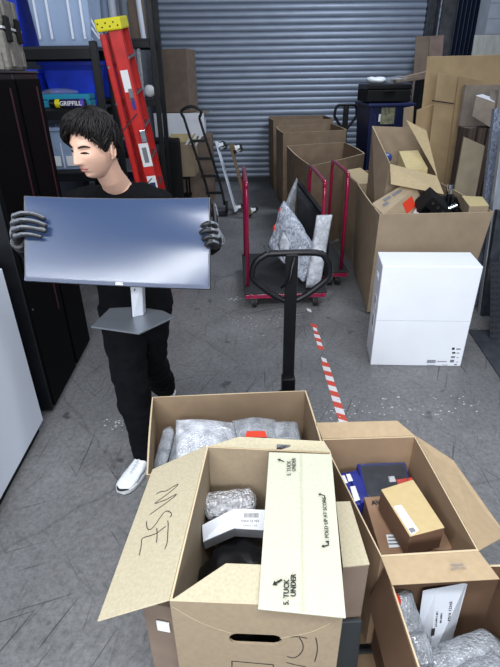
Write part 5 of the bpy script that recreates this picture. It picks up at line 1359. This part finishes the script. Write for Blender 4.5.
for i in range(420):
    a_end = rq.uniform(-PI, PI) if i > 190 else rq.uniform(-1.35, 1.35); h = hairline(a_end)
    front = abs(a_end) < 1.2
    zend = h+rq.uniform(-.012, .022) if front else h+rq.uniform(-.004, .05)
    if front and a_end > .55: zend -= .012       # the longer fringe on the far side
    z0_ = min(.112, zend+rq.uniform(.05, .085)); sw = rq.uniform(-.5, .5)+(.35 if front else 0); pts = []
    lift = rq.uniform(.002, .018)
    for k in range(7):
        t = k/6; z = z0_+(zend-z0_)*t; a = a_end-sw*(1-t)*1.2
        zz = max(-.98, min(.985, z/.116)); c_ = math.sqrt(1-zz*zz); d = V((c_*math.sin(a), c_*math.cos(a), zz)); p = headp(d, False)
        n_ = V((p.x/.005, p.y/.0088, p.z/.0134)).normalized()
        th = (.005+.019*sm(p.z, .0, .09))*(1-.45*sm(-d.y, .0, .5)*(1-sm(p.z, .0, .07)))+.004*max(0, d.y)*sm(p.z, .04, .1)
        off = th*(1-.30*t**2)+lift*math.sin(PI*t*.8)+.002
        if zend < h: off = max(.004, off*(1-.25*t**3))
        pts.append(hw(p+n_*off))
    rk = rq.uniform(.0028, .0058); mb.tube(smoothpath(pts, 2), [rk*(1-.85*(k/12)**1.8)+.0004 for k in range(13)], 6)
mb.build('hair_locks', HAIR, man, smooth=True)

# clothes
mb = MB(); torso(mb, .017, .87)
arm(mb, SHL, elL, wrL, .010, .92); arm(mb, SHR, elR, wrR, .010, .92)
for a_, b_ in ((SHL, V((-.42,2.135,1.452))), (SHR, V((-.57,2.13,1.452)))): mb.tube([a_, b_], [.068,.05], 20)
sh_ = mb.build('shirt', SHIRT, man); bake(sh_, .009, 3)
nrm = [v.normal.copy() for v in sh_.data.vertices]
for v, vn in zip(sh_.data.vertices, nrm):
    w0 = v.co+V(man['_o']); v.co += vn*(noise.fractal(V((w0.x*9, w0.y*9, w0.z*5)), 1, 2, 3)*.008)
# neckline: take a round collar opening out of the shirt
mb = MB(); mb.ell(V((-.492,2.075,1.525)), (.072,.085,.062)); cut(sh_, mb)
for p in sh_.data.polygons: p.use_smooth = True
mb = MB(); leg(mb, hipF, kF, aF+V((0,0,-.045)), [.112,.108,.092,.088,.084,.078,.072]); leg(mb, hipB, kB, aB, [.112,.108,.092,.088,.084,.078,.072])
rings = [[V((-.50,2.215,z))+V((math.cos(a)*rx, math.sin(a)*ry, 0)) for a in [2*PI*k/30 for k in range(30)]] for z, rx, ry in ((.80,.165,.115),(.9,.175,.122),(.97,.165,.115))]
mb.loft(rings)
pt_ = mb.build('trousers', PANTS, man); bake(pt_, .008, 4)
nrm = [v.normal.copy() for v in pt_.data.vertices]
for v, vn in zip(pt_.data.vertices, nrm):
    w0 = v.co+V(man['_o']); v.co += vn*(noise.fractal(V((w0.x*7, w0.y*7, w0.z*11)), 1, 2, 3)*.012)

# shoes
def shoe(heel, toe, lift=0.0, pitch=0.0):
    heel, toe = V(heel), V(toe); L_ = .285; d = (toe-heel).normalized(); sx = d.cross(V((0,0,1))).normalized(); up = sx.cross(d)
    def at(l, w, h): return heel+d*(l*L_)+sx*w+up*h
    st = [(0,.026,.060),(.04,.034,.088),(.15,.037,.100),(.3,.037,.096),(.42,.040,.080),(.55,.045,.066),(.7,.049,.054),(.84,.047,.046),(.94,.037,.038),(1.0,.018,.030)]
    def ring(l, w, h, lo): return [at(l, w*math.copysign(abs(math.cos(a))**.75, math.cos(a)), lo+(h-lo)*(.5+.5*math.copysign(abs(math.sin(a))**.8, math.sin(a)))) for a in [2*PI*k/24 for k in range(24)]]
    mb = MB(); mb.loft([ring(l, w, h, .016) for l, w, h in st]); u_ = mb.build('shoe', mat('shoe_white', s(226,230,234), .5, noise_s=30, noise_a=.06), man, smooth=True)
    u_['label'] = 'white sneaker'
    mb = MB(); mb.loft([[at(l, (w+.005)*sgn, hh) for sgn, hh in ((-1,.006),(1,.006),(1.04,.026),(-1.04,.026))] for l, w, h in [(-.02,.02,0)]+st[1:-1]+[(1.02,.018,0)]]); mb.build('sole', mat('sole_white', s(210,212,214), .5), u_)
    mb = MB(); mb.loft([[at(l, (w+.004)*sgn, hh) for sgn, hh in ((-1,.0),(1,.0),(1,.008),(-1,.008))] for l, w, h in st[:-1]+[(1.015,.018,0)]]); mb.build('outsole', RUBBER, u_)
    mb = MB(); mb.tube(smoothpath([at(.93,-.035,.026), at(1.0,-.012,.03), at(1.01,.012,.028), at(.93,.035,.024)], 4), .006, 8); mb.build('toe_guard', RUBBER, u_)
    mb = MB()
    for k in range(5):
        l = .38+k*.065; h = .083-k*.0065; mb.tube([at(l,-.026,h-.012), at(l+.01,0,h+.003), at(l,.026,h-.012)], .0042, 6); mb.tube([at(l,-.026,h-.012), at(l+.04,0,h-.002), at(l+.06,.022,h-.02)], .0036, 6)
    mb.build('laces', mat('lace', s(190,194,200), .6), u_)
    for sgn in (-1, 1):
        mb = MB(); mb.tube(smoothpath([at(.15,sgn*.038,.04), at(.3,sgn*.040,.062), at(.45,sgn*.043,.036), at(.6,sgn*.048,.045), at(.75,sgn*.050,.03)], 4), .004, 6); mb.build('side_stripe', mat('shoe_grey', s(116,122,130), .5), u_, smooth=True)
toe_ = az(122,493,0); shoe((-.498,2.075,0), (toe_.x, toe_.y, 0))
hd = V((-.455,2.67,.03)); shoe(hd, (-.50,2.39,.0))

# gloves with five fingers each
GG = mat('glove_knit_grey', s(120,124,132), .8, noise_s=90, noise_a=.2, bump=.3, bump_s=300); GB = mat('glove_coating_black', s(16,18,22), .5)
def glove(label, fingers, palm, wrist, thumb, cuff_to, split):
    mb = MB()
    for f in fingers:
        P_ = [ad(*p) for p in f[0]]; r = f[1]
        q = smoothpath(P_, 3); n = len(q); mb.tube(q, [r*(1.05-.22*k/(n-1)) for k in range(n)], 12); mb.ell(q[-1], (r*.83,)*3)
        mb.ell(P_[0], (r*1.2,)*3); mb.tube([P_[0], wrist.lerp(P_[0], .4), wrist], [r*1.25, r*1.5, .024], 12)
    P_ = [ad(*p) for p in thumb]; q = smoothpath(P_, 3); mb.tube([wrist]+q, [.022]+[.0125-.003*k/(len(q)-1) for k in range(len(q))], 12); mb.ell(q[-1], (.0095,)*3)
    mb.ell(sum([ad(*f[0][0]) for f in fingers], V((0,0,0)))/len(fingers)*.55+wrist*.45, (.022,.035,.036))
    mb.tube([wrist.lerp(cuff_to, -.05), wrist.lerp(cuff_to, .16)], [.029,.034], 18)
    g = mb.build('glove', [GG, GB], man); bake(g, .0026, 2); g['label'] = label
    if len(g.data.materials) < 2: g.data.materials.append(GB)
    for p in g.data.polygons: p.material_index = 1 if split(p.normal, p.center+V(man['_o'])) else 0
    return g
LF = [([(14.5,216,1.775),(22,213.5,1.737),(34,214.5,1.735),(43.5,218.5,1.742)], .0098),
      ([(13.5,223,1.775),(21,220.5,1.733),(34,221.5,1.731),(45,225.5,1.738)], .0102),
      ([(14,230,1.776),(21,227.5,1.733),(33,228.5,1.731),(44.5,231,1.738)], .0098),
      ([(15.5,236.5,1.778),(22,234.5,1.737),(32,235,1.735),(40.5,237,1.742)], .0088)]
glove('grey glove with black coating on the fingers, on the hand at the left edge of the monitor', LF, None, wrR, [(19,229,1.812),(26,222,1.815),(35,216,1.815)], elR, lambda n, c: n.dot(ROT@V((.45,-.75,.2))) > .12)
RF = [([(215.5,226,1.765),(212,223.5,1.708),(206,224,1.698),(202.5,226,1.703)], .0098),
      ([(216.5,232.5,1.765),(212.5,230.5,1.706),(205.5,230.5,1.695),(201,233,1.701)], .0102),
      ([(217,238.5,1.767),(213,237,1.706),(207,237,1.697),(203.5,239.5,1.702)], .0098),
      ([(217,244,1.77),(213.5,242.5,1.71),(209,242.5,1.702),(206,245.5,1.706)], .0090)]
glove('dark glove with grey knuckles, on the hand at the right edge of the monitor', RF, None, wrL, [(215.5,228,1.785),(215.5,215,1.77),(214,206,1.762)], elL, lambda n, c: n.dot(ROT@V((-.5,-.2,.6))) > .2 or n.dot(ROT@V((0,-1,0))) > .1)

# ================================================================ LIGHT
w = bpy.data.worlds.new('world'); scn.world = w; w.use_nodes = True
bg = w.node_tree.nodes['Background']; bg.inputs[0].default_value = (.62, .74, 1.0, 1); bg.inputs[1].default_value = .11
def lamp(loc, sx, sy, power, col=(1,1,1), rz=0, target=None):
    l = bpy.data.lights.new('lamp', 'AREA'); l.shape = 'RECTANGLE'; l.size = sx; l.size_y = sy; l.energy = power; l.color = col
    o = bpy.data.objects.new('unseen_lamp', l); COL.objects.link(o); o.location = loc  # all out of view, placed for their light and reflections
    o.rotation_euler = (V(target)-V(loc)).to_track_quat('-Z', 'Y').to_euler() if target else (0, 0, rz); return o
lamp((-2.74, -.76, 4.1), 1.2, 1.4, 75, (.92,.96,1), -.32)  # unseen; slanted edge set to reflect in the screen's left side
lamp((-.30, -.45, 4.1), 2.6, .4, 95, (.95,.97,1))  # unseen; its end set to reflect at the screen's right edge
lamp((-2.03, -1.10, 4.1), .04, .82, 5, (.95,.98,1), -.58)  # thin unseen lamp added to draw the reflected streak on the screen
lamp((.0, -2.6, 2.5), 3.4, 1.2, 120, (.9,.95,1), 0, (.2, 3.5, .8))  # low panel behind the camera, added as frontal light
lamp((2.2, 1.6, 3.6), .5, 2.4, 30, (.9,.95,1), 0, (-1.2, 1.8, .6))  # side fill added to brighten the white cabinet
lamp((.9, 3.2, 4.3), 2.4, .4, 18, (.86,.92,1))
lamp((2.3, 6.8, 4.4), 1.8, .6, 62, (.82,.9,1), 0, (1.2, 8.0, 0))  # added to light the carton row, set aside so left faces stay dark
vs = scn.view_settings; vs.view_transform = 'Standard'; vs.look = 'None'; vs.gamma = 1; vs.exposure = .63; vs.use_curve_mapping = False
